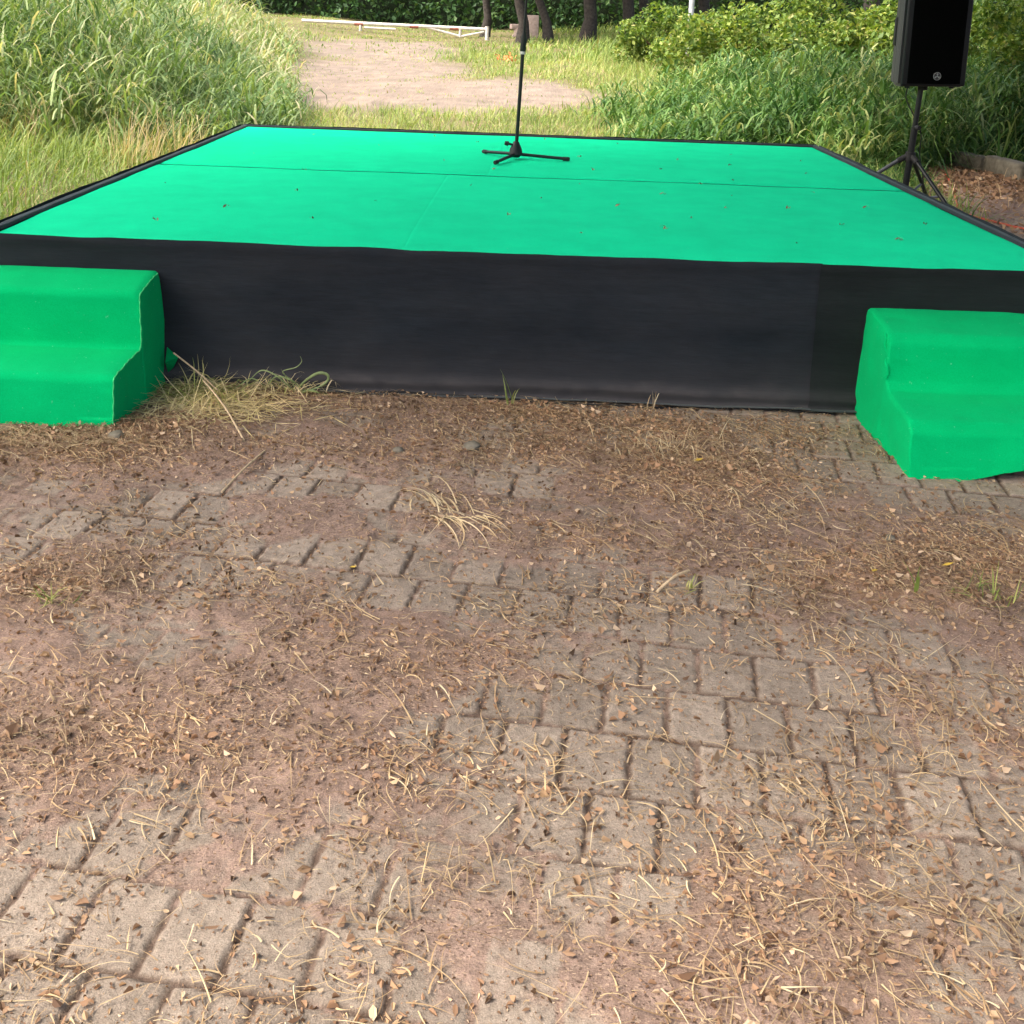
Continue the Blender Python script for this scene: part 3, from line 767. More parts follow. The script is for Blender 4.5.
# ------------------------------------------------------------------ covered steps
def steps(name, x0, x1, prof, label, flare, seed, seam_side, crumple, taper=0.0, lift=0.0):
    """prof: (y, z) from the stage outwards/down. a cloth-covered flight of two steps"""
    t = empty(name, ((x0 + x1) / 2, prof[0][0], 0), 0, label, 'steps', 'green carpeted steps in front of the stage')
    cx, cy = (x0 + x1) / 2, prof[0][0]
    prof = np.array(prof, float)
    seg = np.linalg.norm(np.diff(prof, axis=0), axis=1); s = np.concatenate([[0], np.cumsum(seg)])
    q = np.linspace(0, s[-1], 120)
    py = np.interp(q, s, prof[:, 0]); pzz = np.interp(q, s, prof[:, 1])
    for _ in range(2):
        py[1:-1] = (py[:-2] + 2 * py[1:-1] + py[2:]) / 4; pzz[1:-1] = (pzz[:-2] + 2 * pzz[1:-1] + pzz[2:]) / 4
    # columns: left side from ground up, top across, right side down
    W = x1 - x0; cols = []
    for k in range(16): cols.append(('L', k / 15))
    nxx = int(W / .018)
    nxx = int(W / .018)
    for k in range(1, nxx): cols.append(('T', k / nxx))
    for k in range(16): cols.append(('R', 1 - k / 15))
    V = np.zeros((len(cols), len(q), 3))
    for i, (sd_, tt) in enumerate(cols):
        if sd_ == 'T':
            V[i, :, 0] = x0 + W * tt; V[i, :, 1] = py; V[i, :, 2] = pzz
        else:
            V[i, :, 0] = x0 if sd_ == 'L' else x1
            o = flare * (1 - tt) ** 1.2 * (1 if sd_ == 'R' else -1)
            V[i, :, 0] += o * np.minimum(pzz / .3, 1)
            V[i, :, 1] = py; V[i, :, 2] = -.015 + (pzz + .015) * tt
    for _ in range(1):
        V[1:-1] = (V[:-2] + 2 * V[1:-1] + V[2:]) / 4
    V[..., 0] += taper * (V[..., 1] - prof[0, 1]) * sstep(cx, x1, V[..., 0])
    V[..., 2] += lift * sstep(.16, .0, V[..., 2]) * sstep(.12, .4, V[..., 0] - x0) * (V[..., 1] < prof[-3, 1])
    a = V[..., 0] * 1.0; b = V[..., 1] + V[..., 2]
    dn = (fbm(a, b, .22, 3, seed) - .5) * crumple + (fbm(a + V[..., 2] * 2, b, .07, 3, seed + 9) - .5) * crumple * .45
    V[..., 1] -= dn; V[..., 2] += dn * .6 * np.minimum(1, V[..., 2] / .08)
    sidem = np.array([0 if c[0] == 'T' else 1 for c in cols])[:, None]
    V[..., 0] += sidem * (fbm(V[..., 1], V[..., 2], .16, 3, seed + 4) - .5) * crumple * 1.6
    V[..., 2] = np.maximum(V[..., 2], -.03)
    bot = V[..., 2] < .03
    V[..., 2] += bot * .02 * (fbm(a, b, .12, 2, seed + 6) - .3)
    ns = 16
    def sub(nm, i0, i1, mat):
        B = V[i0:i1] - np.array([cx, cy, 0]); k = np.arange(B.shape[0] * B.shape[1]).reshape(B.shape[:2])
        F = np.stack([k[:-1, :-1], k[:-1, 1:], k[1:, 1:], k[1:, :-1]], -1).reshape(-1, 4)
        o = np_mesh(nm, B.reshape(-1, 3), F, mat, t, True); return o
    cover = sub('carpet_cover', ns - 1, len(cols) - ns + 1, M['step_carpet'])
    sub('side_panel', 0, ns, M['step_carpet']); sub('side_panel', len(cols) - ns, len(cols), M['step_carpet'])
    # inner back wall closes the box
    bm = bmesh.new(); add_box(bm, (0, -.006 - .02, .18), (W - .12, .02, .30)); bm_obj('back_board', bm, M['bark'], t, False)
    for i in seam_side:
        col_ = V[ns - 1 if i < 0 else len(cols) - ns] - np.array([cx, cy, 0])
        off = Vector((.004 * (1 if i > 0 else -1), -.003, .004))
        sp = [Vector(c_) + off + Vector((.001 * math.sin(j * .9), 0, .0008 * math.sin(j * 1.3))) for j, c_ in enumerate(col_[2:-1])]
        r_ = [.0022 + .0007 * math.sin(j * 1.3) for j in range(len(sp))]
        tube('seam', sp, r_, M['seam'], t, 6)
    return t
profL = [(-.03, .445), (-.10, .440), (-.212, .412), (-.230, .395), (-.238, .22), (-.245, .207), (-.462, .182), (-.482, .165), (-.502, -.02)]
stL = steps('stage_steps', -2.25, -1.336, profL, 'green carpeted double step at the left with a flat shaded end face and raised seam', .008, 3, [1], .010, .062)
# torn flap of carpet behind the left steps
bm = bmesh.new()
fv = [(.448, -.02, .16), (.450, -.055, .11), (.492, -.03, .125), (.448, -.02, .06), (.472, -.026, .085)]
vs = [bm.verts.new(v_) for v_ in fv]
bm.faces.new((vs[0], vs[1], vs[2])); bm.faces.new((vs[1], vs[3], vs[4])); bm.faces.new((vs[1], vs[4], vs[2]))
bmesh.ops.solidify(bm, geom=bm.faces[:], thickness=.004)
bm_obj('loose_flap', bm, M['step_carpet'], stL, False)
profR = [(-.03, .405), (-.10, .400), (-.275, .378), (-.315, .35), (-.345, .225), (-.372, .198), (-.585, .170), (-.628, .14), (-.665, -.02)]
stR = steps('stage_steps', 1.235, 2.12, profR, 'wrinkled green carpet covered double step at the right with a bulging cover and sloping end', .010, 63, [], .016, 0, .062)
# rough welt of glue and stitching at the corner of the right cover
tube('seam', [(-.442 + .004 * math.sin(k * 2.1), -.24 - .1 * k / 10 if k < 6 else -.31, .375 - .018 * k) for k in range(9)], [.003 + .002 * abs(math.sin(k * 3.3)) for k in range(9)], M['step_carpet'], stR, 6)

# ------------------------------------------------------------------ microphone stand
ms = empty('microphone_stand', (-.088, 2.70, SH_ + .002), 0, 'black microphone stand on a three legged folding base in the middle of the stage', 'microphone stand')
ln_ = lambda z_: .033 * z_
bm = bmesh.new(); add_tube(bm, [(0, 0, .012), (0, 0, .03), (0, 0, .06), (.001, 0, .092), (.002, 0, .105)], [.022, .040, .036, .022, .016], 18)
bm_obj('base_hub', bm, M['black_metal'], ms)
for ex, ey in ((-.197, .20), (-.113, -.30), (.313, -.02)):
    e = Vector((ex, ey, .014)); d = e.normalized()
    tube('leg', [d * .02 + Vector((0, 0, .030)), e * .95 + Vector((0, 0, .002))], .0095, M['black_metal'], ms)
    tube('rubber_foot', [e * .90 + Vector((0, 0, .002)), e + Vector((0, 0, .001)), e * 1.03], [.0125, .0125, .009], M['rubber'], ms)
tube('clamp_knob', [(-.012, -.006, .085), (-.045, -.012, .092)], .007, M['black_metal'], ms)
tube('clamp_knob', [(-.045, -.012, .092), (-.066, -.016, .096)], [.014, .012], M['rubber'], ms)
tube('lower_tube', [(.003, 0, .10), (ln_(.62), 0, .62)], .0105, M['black_metal'], ms)
tube('clutch_ring', [(ln_(.612), 0, .612), (ln_(.628), 0, .628)], .0155, M['chrome'], ms)
tube('clutch', [(ln_(.628), 0, .628), (ln_(.64), 0, .64), (ln_(.70), 0, .70), (ln_(.735), 0, .735)], [.015, .0175, .0165, .009], M['rubber'], ms)
tube('upper_tube', [(ln_(.70), 0, .70), (ln_(1.02), 0, 1.02)], .0075, M['black_metal'], ms)
tube('boom_clamp', [(ln_(1.0) - .03, 0, 1.0), (ln_(1.0) + .03, 0, 1.01)], .018, M['rubber'], ms)
tube('boom_arm', [(.02, .12, .93), (.04, -.32, 1.14)], .006, M['black_metal'], ms)
tube('microphone_clip', [(.04, -.30, 1.13), (.04, -.36, 1.15)], .014, M['rubber'], ms)

# ------------------------------------------------------------------ loudspeaker on its tripod
SX, SY = 2.79, 4.25
tp = empty('speaker_stand', (SX, SY, 0), 0, 'black tripod speaker stand on the paving beside the right edge of the stage', 'speaker stand')
gg = float(gz(SX, SY))
tl = Vector((.0, 0))
tube('pole', [(-.035, 0, .06), (.0, 0, .98)], .019, M['black_metal'], tp, 14)
tube('lower_sleeve', [(-.035, 0, .05), (-.010, 0, .70)], .024, M['black_metal'], tp, 14)
tube('locking_collar', [(-.020, 0, .455), (-.018, 0, .52)], .036, M['rubber'], tp, 14)
tube('lower_collar', [(-.030, 0, .16), (-.029, 0, .20)], .034, M['rubber'], tp, 14)
tube('pole_knob', [(-.008, -.02, .70), (.0, -.07, .70)], .016, M['rubber'], tp, 10)
for dg, mt_ in ((172, 'worn_metal'), (292, 'worn_metal'), (312 - 360 + 100, 'black_metal')):
    pass
for dg, mt_ in ((176, 'worn_metal'), (289, 'black_metal'), (56, 'black_metal')):
    c_, s_ = math.cos(R(dg)), math.sin(R(dg))
    a0 = Vector((-.018 + c_ * .04, s_ * .04, .485)); a1 = Vector((c_ * .70, s_ * .70, .02))
    tube('leg', [a0, a1], .0145, M[mt_], tp, 10)
    tube('rubber_foot', [a0.lerp(a1, .95), a1 + Vector((c_ * .015, s_ * .015, -.005))], .019, M['rubber'], tp, 10)
    tube('brace', [Vector((-.029 + c_ * .03, s_ * .03, .18)), a0.lerp(a1, .5)], .009, M['worn_metal'], tp, 8)
    tube('pivot_bracket', [a0 - Vector((c_ * .02, s_ * .02, -.005)), a0.lerp(a1, .07)], .021, M['rubber'], tp, 10)
sp = empty('loudspeaker', (SX + .012, SY, .985), R(0), 'black portable loudspeaker with dark grille and round badge on the tripod', 'loudspeaker')
tilt = R(-1.2)
# cabinet: a tapered box, front wider than the back
WF, WB, DP, HT = .475, .32, .36, .70
bm = bmesh.new()
prof = [(-WF / 2, -DP * .42), (WF / 2, -DP * .42), (WF / 2, -DP * .12), (WB / 2, DP * .58), (-WB / 2, DP * .58), (-WF / 2, -DP * .12)]
bot = [bm.verts.new((x_, y_, .012)) for x_, y_ in prof]; top = [bm.verts.new((x_, y_, HT)) for x_, y_ in prof]
bm.faces.new(bot[::-1]); bm.faces.new(top)
for k in range(6): bm.faces.new((bot[k], bot[(k + 1) % 6], top[(k + 1) % 6], top[k]))
bmesh.ops.bevel(bm, geom=bm.edges[:], offset=.022, segments=4, affect='EDGES')
cab = bm_obj('cabinet', bm, M['cab_side'], sp)
bm = bmesh.new()
add_box(bm, (0, -DP * .42 - .008, HT / 2 + .006), (WF * .97, .03, HT * .965), .014, seg=3)
fr = bm_obj('front_frame', bm, M['plastic'], sp)
bm = bmesh.new()
# bowed grille
nu, nv = 24, 2
gv = [[bm.verts.new((-WF * .40 + WF * .80 * i / nu, -DP * .42 - .024 - .014 * math.sin(math.pi * i / nu) ** .6, .035 + (HT - .07) * j / nv)) for i in range(nu + 1)] for j in range(nv + 1)]
for j in range(nv):
    for i in range(nu): bm.faces.new((gv[j][i], gv[j][i + 1], gv[j + 1][i + 1], gv[j + 1][i]))
bmesh.ops.solidify(bm, geom=bm.faces[:], thickness=.004)
bm_obj('grille', bm, M['grille'], sp)
# round badge: ring with three crossed forks
bm = bmesh.new()
g = bmesh.ops.create_cone(bm, cap_ends=True, segments=28, radius1=.026, radius2=.026, depth=.006)
bmesh.ops.rotate(bm, cent=(0, 0, 0), matrix=Matrix.Rotation(R(90), 3, 'X'), verts=bm.verts)
bmesh.ops.translate(bm, vec=(.012, -DP * .42 - .043, .088), verts=bm.verts)
bd = bm_obj('badge', bm, plain('badge_plate', (.05, .052, .055), .4, .3), sp)
bm = bmesh.new()
for k in range(28):
    a = 2 * math.pi * k / 28; b_ = 2 * math.pi * (k + 1) / 28
    add_tube(bm, [(.012 + .026 * math.cos(a), -DP * .42 - .047, .088 + .026 * math.sin(a)), (.012 + .026 * math.cos(b_), -DP * .42 - .047, .088 + .026 * math.sin(b_))], .0018, 5)
for k in range(3):
    a = R(90 + 120 * k)
    add_tube(bm, [(.012, -DP * .42 - .048, .088), (.012 + .021 * math.cos(a), -DP * .42 - .048, .088 + .021 * math.sin(a))], .0028, 6)
    for s_ in (-1, 1):
        b_ = a + s_ * R(24)
        add_tube(bm, [(.012 + .008 * math.cos(a), -DP * .42 - .048, .088 + .008 * math.sin(a)), (.012 + .018 * math.cos(b_), -DP * .42 - .048, .088 + .018 * math.sin(b_))], .0014, 5)
em = bm_obj('emblem', bm, M['silver'], sp); em.parent = bd
# recessed side handle, feet, pole socket
bm = bmesh.new(); add_box(bm, (-.196, .06, .385), (.05, .09, .20), .015, Euler((0, 0, R(-17))).to_matrix()); bm_obj('side_handle', bm, M['rubber'], sp)
tube('pole_socket', [(0, .0, -.02), (0, .0, .03)], .034, M['rubber'], sp, 14)
for fx, fy in ((-.16, -.11), (.16, -.11), (-.11, .16), (.11, .16)): tube('rubber_foot', [(fx, fy, 0), (fx, fy, .016)], .017, M['rubber'], sp, 10)
sp.rotation_euler = (0, tilt, R(4))
# signal cable hanging from the cabinet down the pole
cb = [(SX - .06, SY + .1, 1.0), (SX - .075, SY + .07, .9), (SX - .03, SY + .03, .8), (SX + .045, SY + .02, .66), (SX + .06, SY + .03, .5), (SX + .12, SY + .06, .3), (SX + .16, SY + .1, .05), (SX + .3, SY + .3, .02), (SX + .5, SY + .9, .02)]
def smooth_pts(p_, n_=6):
    p_ = np.array(p_, float); out = []
    for i in range(len(p_) - 1):
        p0, p1, p2, p3 = p_[max(i - 1, 0)], p_[i], p_[i + 1], p_[min(i + 2, len(p_) - 1)]
        for k in range(n_):
            t = k / n_
            out.append(.5 * (2 * p1 + (p2 - p0) * t + (2 * p0 - 5 * p1 + 4 * p2 - p3) * t * t + (3 * p1 - p0 - 3 * p2 + p3) * t ** 3))
    out.append(p_[-1]); return out
tag(tube('signal_cable', smooth_pts(cb), .0045, M['rubber'], n=6), 'thin black cable hanging from the loudspeaker beside its tripod pole', 'cable')
oc = [(4.35, 8.1, .05), (4.27, 7.92, .02), (4.12, 7.3, .02), (4.05, 7.0, .015), (3.9, 6.4, .015), (3.75, 5.9, .015), (3.55, 5.3, .015), (3.42, 4.8, .015), (3.5, 4.35, .015), (3.75, 3.9, .015), (4.2, 3.4, .015)]
oc = [(a_, b_, float(gz(a_, b_)) + .01) for a_, b_, c_ in smooth_pts(oc)]
tag(tube('extension_cord', oc, .008, M['orange_cord'], n=7), 'orange red extension cord running over the paving right of the stage', 'cord')

# ------------------------------------------------------------------ kerb
kd = Vector((-.095, .37, 0)).normalized(); kn = Vector((kd.y, -kd.x, 0))
k0 = Vector((4.60, 7.02, 0))
klab = ['lichen stained concrete kerb block nearest the right edge of the photo', 'rounded grey concrete kerb block whose broken end faces the paving', 'concrete kerb block half hidden under grass behind the rounded one', 'concrete kerb block sunk in the grass, last of the row']
for i, (o0, ln2) in enumerate(((-1.32, 1.0), (-.30, .62), (.36, .6), (1.0, .9))):
    bm = bmesh.new(); add_box(bm, (0, 0, 0), (ln2, .16, .24), .03, seg=3)
    bmesh.ops.subdivide_edges(bm, edges=[e for e in bm.edges if e.calc_length() > .2], cuts=8, use_grid_fill=True)
    for v_ in bm.verts:
        v_.co += Vector((0, (float(vnoise(v_.co.x, v_.co.z, .07, i)) - .5) * .02, (float(vnoise(v_.co.x, v_.co.y, .09, i + 4)) - .5) * .018))
    o = bm_obj('kerb_block', bm, M['concrete'])
    c_ = k0 + kd * (o0 + ln2 / 2) + kn * .08
    o.location = (c_.x, c_.y, .06 - .02 * (i > 1)); o.rotation_euler = (0, R(rng.normal(0, 1)), math.atan2(kd.y, kd.x) + R(rng.normal(0, 2)))
    tag(o, klab[i], 'kerb', 'concrete kerb blocks right of the stage')

# ------------------------------------------------------------------ litter on the paving
def litter_pts(n, w0=.12):
    X = rng.uniform(-2.4, 2.4, n * 6); Y = rng.uniform(-3.1, .0, n * 6)
    w = w0 + heap(X, Y) * 1.1 * (.4 + fbm(X, Y, .12, 2, 3)) + .35 * sstep(.5, .7, fbm(X, Y, .3, 3, 77))
    k = (rng.random(n * 6) < w * .8) & ~((X < -1.40) & (Y > -.46)) & ~((X > 1.24) & (Y > -.63)) & (Y < -.03)
    return X[k][:n], Y[k][:n]
X, Y = litter_pts(90000, .16)
n = len(X); s_ = rng.gamma(2.0, .0036, n).clip(.004, .026)
pts = np.stack([X, Y, gz(X, Y) + s_ * .18 + .001 + .012 * rng.random(n) * heap(X, Y)], 1)
a = oval_leaves(pts, s_, rng.normal(.6, .26, n))
X2 = rng.uniform(2.2, 5.3, 22000); Y2 = rng.uniform(2.5, 8.3, 22000)
k = rng.random(22000) < .12 + heap(X2, Y2); X2, Y2 = X2[k], Y2[k]; n = len(X2); s_ = rng.uniform(.025, .07, n)
a2 = oval_leaves(np.stack([X2, Y2, gz(X2, Y2) + s_ * .2 + .002], 1), s_, rng.normal(.5, .2, n))
V, F, T = join([a, a2])
tag(np_mesh('leaf_litter', V, F, M['litter'], attrs={'tint': T}), 'crumbled dry brown leaves scattered over the soil and pavers', 'leaf litter', kind='stuff')
def straws(X, Y, L, W, tint, zlift=.006, curl=1.6, rise=.06, aim=None, aspread=3.0):
    """curved flat stalks lying on the ground"""
    n = len(X); ns = 6
    az = rng.uniform(0, 2 * math.pi, n) if aim is None else rng.normal(aim, aspread, n) + math.pi * (rng.random(n) < .5)
    k = rng.normal(0, curl, n) * rng.uniform(.1, 1.2, n)
    t = np.linspace(0, 1, ns + 1)
    ang = az[:, None] + k[:, None] * t
    dx = np.cos(ang) * (L / ns)[:, None]; dy = np.sin(ang) * (L / ns)[:, None]
    cx = X[:, None] + np.cumsum(dx, 1); cy = Y[:, None] + np.cumsum(dy, 1)
    up_ = (rng.random(n) ** 2)[:, None] * rise * np.sin(np.pi * t)[None] * (L / .12)[:, None]
    cz = gz(X, Y)[:, None] + zlift + up_
    nrm = np.stack([-np.sin(ang), np.cos(ang)], -1) * (W[:, None] * np.clip(1.1 - t, .15, 1))[..., None] * .5
    C = np.stack([cx, cy, cz], -1)
    S = np.concatenate([nrm, (nrm[..., :1] * .5)], -1)
    V = np.stack([C - S, C + S], 2).reshape(-1, 3)
    base = (np.arange(n) * (ns + 1) * 2)[:, None, None]; kk = np.arange(ns)
    F = (base + np.stack([2 * kk, 2 * kk + 1, 2 * kk + 3, 2 * kk + 2], -1)[None]).reshape(-1, 4)
    return V, F, np.clip(np.repeat(tint, (ns + 1) * 2), 0, 1)
X, Y = litter_pts(26000, .10); n = len(X)
P = [straws(X, Y, rng.gamma(1.6, .026, n).clip(.012, .24), rng.uniform(.0010, .0032, n), rng.normal(.45, .28, n), curl=1.2, rise=.018)]
n = 900; X = rng.uniform(2.3, 5.2, n); Y = rng.uniform(3, 8.2, n)
P.append(straws(X, Y, rng.uniform(.08, .35, n), rng.uniform(.003, .007, n), rng.normal(.3, .25, n)))
V, F, T = join(P)
tag(np_mesh('straw', V, F, M['straw'], attrs={'tint': T}), 'dry straw stalks strewn over the soil in front of the stage', 'straw', kind='stuff')

def grass_tuft(name, x, y, n, L, W, lean, bend, mat, tb, tv, label, spread=.05, cat='grass tuft', sx=1.0, aim=None, zo=0.0):
    n_ = n
    px = rng.normal(0, spread * sx, n_); py_ = rng.normal(0, spread * .5, n_)
    pos = np.stack([px, py_, gz(x + px, y + py_) * 1.0 + zo - float(gz(x, y))], 1)
    az = rng.uniform(0, 2 * math.pi, n_) if aim is None else rng.normal(aim, .9, n_)
    V, F, T = blades(pos, L * rng.uniform(.5, 1.2, n_), W * rng.uniform(.6, 1.3, n_), az, np.abs(rng.normal(lean, .3, n_)), rng.normal(bend, .6, n_), rng.normal(tb, tv, n_))
    V[:, 2] = np.maximum(V[:, 2], .002)
    o = np_mesh(name, V, F, M[mat], attrs={'tint': T}); o.location = (x, y, float(gz(x, y)))
    return tag(o, label, cat)
def cut_heap(x, y, parts, label):
    P = []
    for n, sx, sy, L, W, lean, bend, tb, tv, ox, oy in parts:
        px = rng.normal(ox, sx, n); py_ = np.minimum(rng.normal(oy, sy, n), -.035 - y)
        pos = np.stack([px, py_, gz(x + px, y + py_) - float(gz(x, y)) + rng.random(n) * .03], 1)
        V, F, T = blades(pos, L * rng.uniform(.4, 1.25, n), W * rng.uniform(.6, 1.3, n), rng.uniform(0, 2 * math.pi, n), np.abs(rng.normal(lean, .35, n)), rng.normal(bend, .7, n), rng.normal(tb, tv, n))
        V[:, 2] = np.maximum(V[:, 2], .003 + .004 * rng.random(len(V))); V[:, 1] = np.minimum(V[:, 1], -.05 - y)
        P.append((V, F, T))
    V, F, T = join(P); V[:, 2] *= .62
    o = np_mesh('grass_clump', V, F, M['clump'], attrs={'tint': T}); o.location = (x, y, float(gz(x, y)))
    return tag(o, label, 'grass clump')
cut_heap(-1.15, -.14, [(260, .09, .04, .20, .0042, 1.15, 1.6, .40, .2, -.04, -.03), (560, .17, .09, .20, .0034, 1.35, .8, .85, .12, .04, -.12)], 'matted heap of cut yellow green grass beside the left steps')
cut_heap(-.87, -.09, [(60, .06, .02, .15, .004, .5, 2.2, .8, .2, 0, 0)], 'thin tangle of curling dry stalks against the black skirt right of the cut grass heap')
bm = bmesh.new()
wz = float(gz(-.85, -.09))
for pts_, r0 in (([(.0, 0, .0), (-.03, -.01, .035), (-.08, -.01, .075), (-.13, 0, .085), (-.17, -.005, .05), (-.20, -.01, .01)], .0035),
                 ([(.0, 0, .0), (-.02, .0, .05), (-.05, -.005, .085), (.0, -.01, .105), (.02, 0, .125), (.015, 0, .145)], .0028),
                 ([(.0, 0, .005), (.03, -.01, .05), (.08, -.01, .085), (.115, -.005, .08), (.115, -.005, .055), (.08, -.01, .03), (.02, -.01, .008)], .0075),
                 ([(.0, 0, .0), (.01, -.01, .03), (-.02, -.02, .06), (-.07, -.02, .07), (-.10, -.03, .04)], .005),
                 ([(.0, 0, .0), (.05, -.015, .02), (.09, -.02, .012)], .006),
                 ([(-.1, -.01, .0), (-.13, -.01, .04), (-.17, -.01, .055), (-.22, -.02, .02), (-.26, -.02, .004)], .003)):
    q_ = smooth_pts(pts_, 5)
    add_tube(bm, q_, [r0 * .72 * (.3 + .7 * math.sin(math.pi * (.12 + .85 * k / (len(q_) - 1)))) for k in range(len(q_))], 6)
weed = bm_obj('green_weed', bm, plain('weed_leaf', (.20, .26, .10), .6, 0, 30, .4)); weed.location = (-.855, -.095, wz)
tag(weed, 'small green weed with looping leaves at the foot of the black skirt', 'weed')
grass_tuft('grass_sprig', -.06, -.12, 5, .13, .006, .25, .6, 'grass_pale', .55, .2, 'lone green grass sprig standing before the middle of the skirt', .015, 'weed')
grass_tuft('grass_sprig', .47, -.1, 4, .11, .0035, .1, .4, 'straw', .5, .2, 'thin dry sprig standing in front of the skirt right of the middle', .012, 'weed')
grass_tuft('grass_tuft', 1.17, -1.47, 26, .085, .004, .7, .8, 'clump', .22, .2, 'green and straw coloured tuft at the lower right between dry leaves', .05, 'grass tuft')
grass_tuft('cut_stalk', .99, -1.47, 3, .12, .009, .05, .05, 'grass_pale', .5, .1, 'upright pale green cut stalk in the leaf litter at the right', .006, 'stalk')
grass_tuft('grass_tuft', -1.13, -1.66, 16, .075, .004, .7, .8, 'clump', .2, .2, 'small green tuft in the leaf litter at the lower left', .015, 'grass tuft')
grass_tuft('grass_tuft', .42, -1.47, 8, .06, .004, .5, .8, 'clump', .3, .2, 'tiny green tuft between bare pavers right of the middle', .008, 'grass tuft')
def straw_heap(x, y, n, sx, sy, L, aim, spread_a, label, tb=.65, w=.0028, rise=.12):
    X = rng.normal(0, sx, n); Y = rng.normal(0, sy, n)
    V, F, T = straws(X + x, Y + y, L * rng.uniform(.4, 1.2, n), w * rng.uniform(.6, 1.3, n), rng.normal(tb, .2, n), .008, 1.2, rise, aim, spread_a)
    V = V - np.array([x, y, float(gz(x, y))])
    o = np_mesh('straw_bundle', V, F, M['straw'], attrs={'tint': T}); o.location = (x, y, float(gz(x, y)))
    return tag(o, label, 'straw bundle', kind='stuff')
straw_heap(-.21, -1.08, 40, .05, .03, .17, -.95, .25, 'bundle of pale straw lying slanted on the soil below the middle of the stage', .85, .004, .03)
straw_heap(.50, -.50, 110, .11, .06, .13, 0, 3, 'loose tangle of pale curly straw on the litter right of the middle', .75, .0028, .07)
straw_heap(.72, -.98, 60, .12, .06, .12, -.8, .8, 'thin tangle of straw on the soil in front of the right steps', .75, .0028, .05)
straw_heap(-1.45, -.70, 190, .14, .05, .13, 0, .6, 'flattened brown straw in front of the left steps', .5, .0028, .03)
for k, (x_, y_) in enumerate(((-.6, -2.25), (.75, -2.1), (-.1, -2.5))):
    straw_heap(x_, y_, 40, .07, .04, .07, 0, 3, ['small tangle of straw on the paving at the bottom left', 'small tangle of straw on the paving at the bottom right', 'small tangle of straw on the paving at the bottom middle'][k], .6, .002)
def stalk(p0, p1, r, label, sag=.01):
    p0 = Vector(p0); p1 = Vector(p1); mid = (p0 + p1) / 2 + Vector((.004, .003, sag))
    return tag(tube('dry_stalk', smooth_pts([p0, mid, p1], 4), r, plain('dry_stalk_skin', (.5, .38, .24), .8, 0, 60, .3), n=7), label, 'stalk')
stalk((-.845, -.673, .014), (-.90, -1.0, .012), .0035, 'straight pale dry stalk lying on bare soil in front of the cut grass heap')
stalk((-1.17, -.20, .085), (-.93, -.60, .02), .0034, 'thick pale stalk sloping down out of the cut grass heap')
stalk((-1.30, -.12, .16), (-1.12, -.2, .05), .003, 'short stalk pointing up against the end face of the left steps', .0)
stalk((.33, -1.50, .01), (.42, -1.42, .03), .004, 'bent pale stalk end lying between the bare pavers', .012)

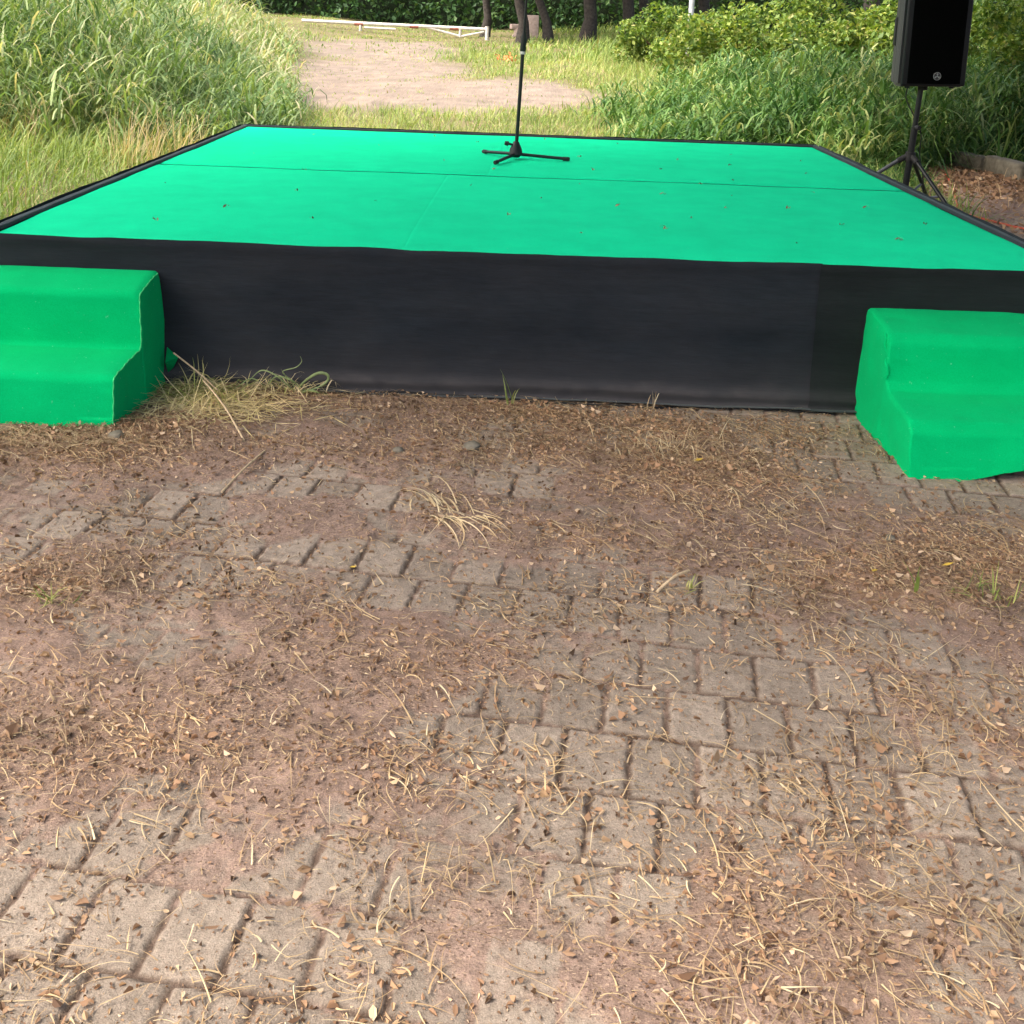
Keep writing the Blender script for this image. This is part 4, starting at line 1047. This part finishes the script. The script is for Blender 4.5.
# stones and yellow leaves on the soil
for k, (x_, y_, s_) in enumerate(((-.18, -.55, .03), (1.02, -1.15, .018), (-1.35, -.60, .03), (-.42, -.62, .02), (.05, -.14, .02))):
    bm = bmesh.new(); bmesh.ops.create_icosphere(bm, subdivisions=2, radius=s_)
    for v_ in bm.verts: v_.co *= .8 + .4 * float(vnoise(v_.co.x * 40, v_.co.z * 40, 1, k)); v_.co.z *= .55
    o = bm_obj('pebble', bm, M['concrete']); o.location = (x_, y_, float(gz(x_, y_)) + s_ * .2)
    tag(o, ['flat pale stone on the soil below the sprig', 'small round pale stone near the lower right pavers', 'pale stone in the brown straw by the left steps', 'small grey stone beside the flat pale stone', 'tiny stone at the foot of the skirt in the middle'][k], 'stone')
for k, (x_, y_) in enumerate(((-.45, -1.42), (1.12, -1.33), (.91, -1.38), (.86, -.72), (.56, -.62))):
    V, F, T = leaves(np.array([[0, 0, .012]]), np.array([.035]), np.array([0.]), 3, .55, .1)
    o = np_mesh('yellow_leaf', V, F, M['yellow_leaf']); o.location = (x_, y_, float(gz(x_, y_)))
    tag(o, ['yellow leaf on bare soil left of the middle pavers', 'yellow leaf beside the tuft at the lower right', 'yellow leaf near the cut green stalk at the lower right', 'yellow leaf just in front of the right green steps', 'yellow leaf in the straw tangle right of the middle'][k], 'leaf', 'yellow leaves on the soil')

# leaf fragments lying on the carpet
PR = []
for k in range(4):
    n = 3
    V, F, T = leaves(rng.normal(0, .006, (n, 3)) * np.array([1, 1, .15]) + np.array([0, 0, .006]), rng.uniform(.012, .026, n), rng.uniform(.1, .9, n), 3.5, .35, .25)
    V[:, 2] = np.maximum(V[:, 2], .001)
    o = np_mesh('fallen_leaf', V, F, M['litter'], attrs={'tint': T})
    tag(o, 'small dry leaf fragment lying on the green stage carpet', 'leaf', 'leaf fragments on the stage carpet'); PR.append(o)
SP = [(-1.45, 3.6), (-.95, 3.1), (-.35, 3.5), (.6, 3.7), (1.3, 3.3), (.9, 2.9), (1.6, 2.5), (.35, 2.3), (1.1, 2.1), (-.3, 1.55), (.65, 1.5), (1.0, 1.55), (.4, 1.1), (1.2, 1.2), (-.7, 1.0),
      (.7, .85), (1.35, .8), (.55, .55), (1.5, .5), (.2, .4), (1.05, .35), (-1.1, 1.2), (-1.3, .7), (.9, 1.9), (1.45, 1.75), (-.1, .75), (1.75, .9), (.1, 3.8), (.95, 3.65), (-1.6, 2.5), (.55, .62), (-.5, 2.5), (-1.2, 1.9), (-.9, .5), (.3, 2.9), (1.7, 3.1), (.75, 2.45), (-1.75, 1.3), (1.2, 2.75), (.05, 1.25), (-.2, 2.2), (.9, 1.15), (1.6, 1.3), (-.65, 3.75), (-1.5, .35), (.25, 1.75)]
for i, (x_, y_) in enumerate(SP):
    o = PR[i] if i < 4 else PR[i % 4].copy()
    if i >= 4: COL.objects.link(o)
    sc_ = rng.uniform(.5, 1.25)
    o.location = (x_, y_, SH_ + .003); o.rotation_euler = (0, 0, rng.uniform(0, 6.28)); o.scale = (sc_, sc_, sc_)
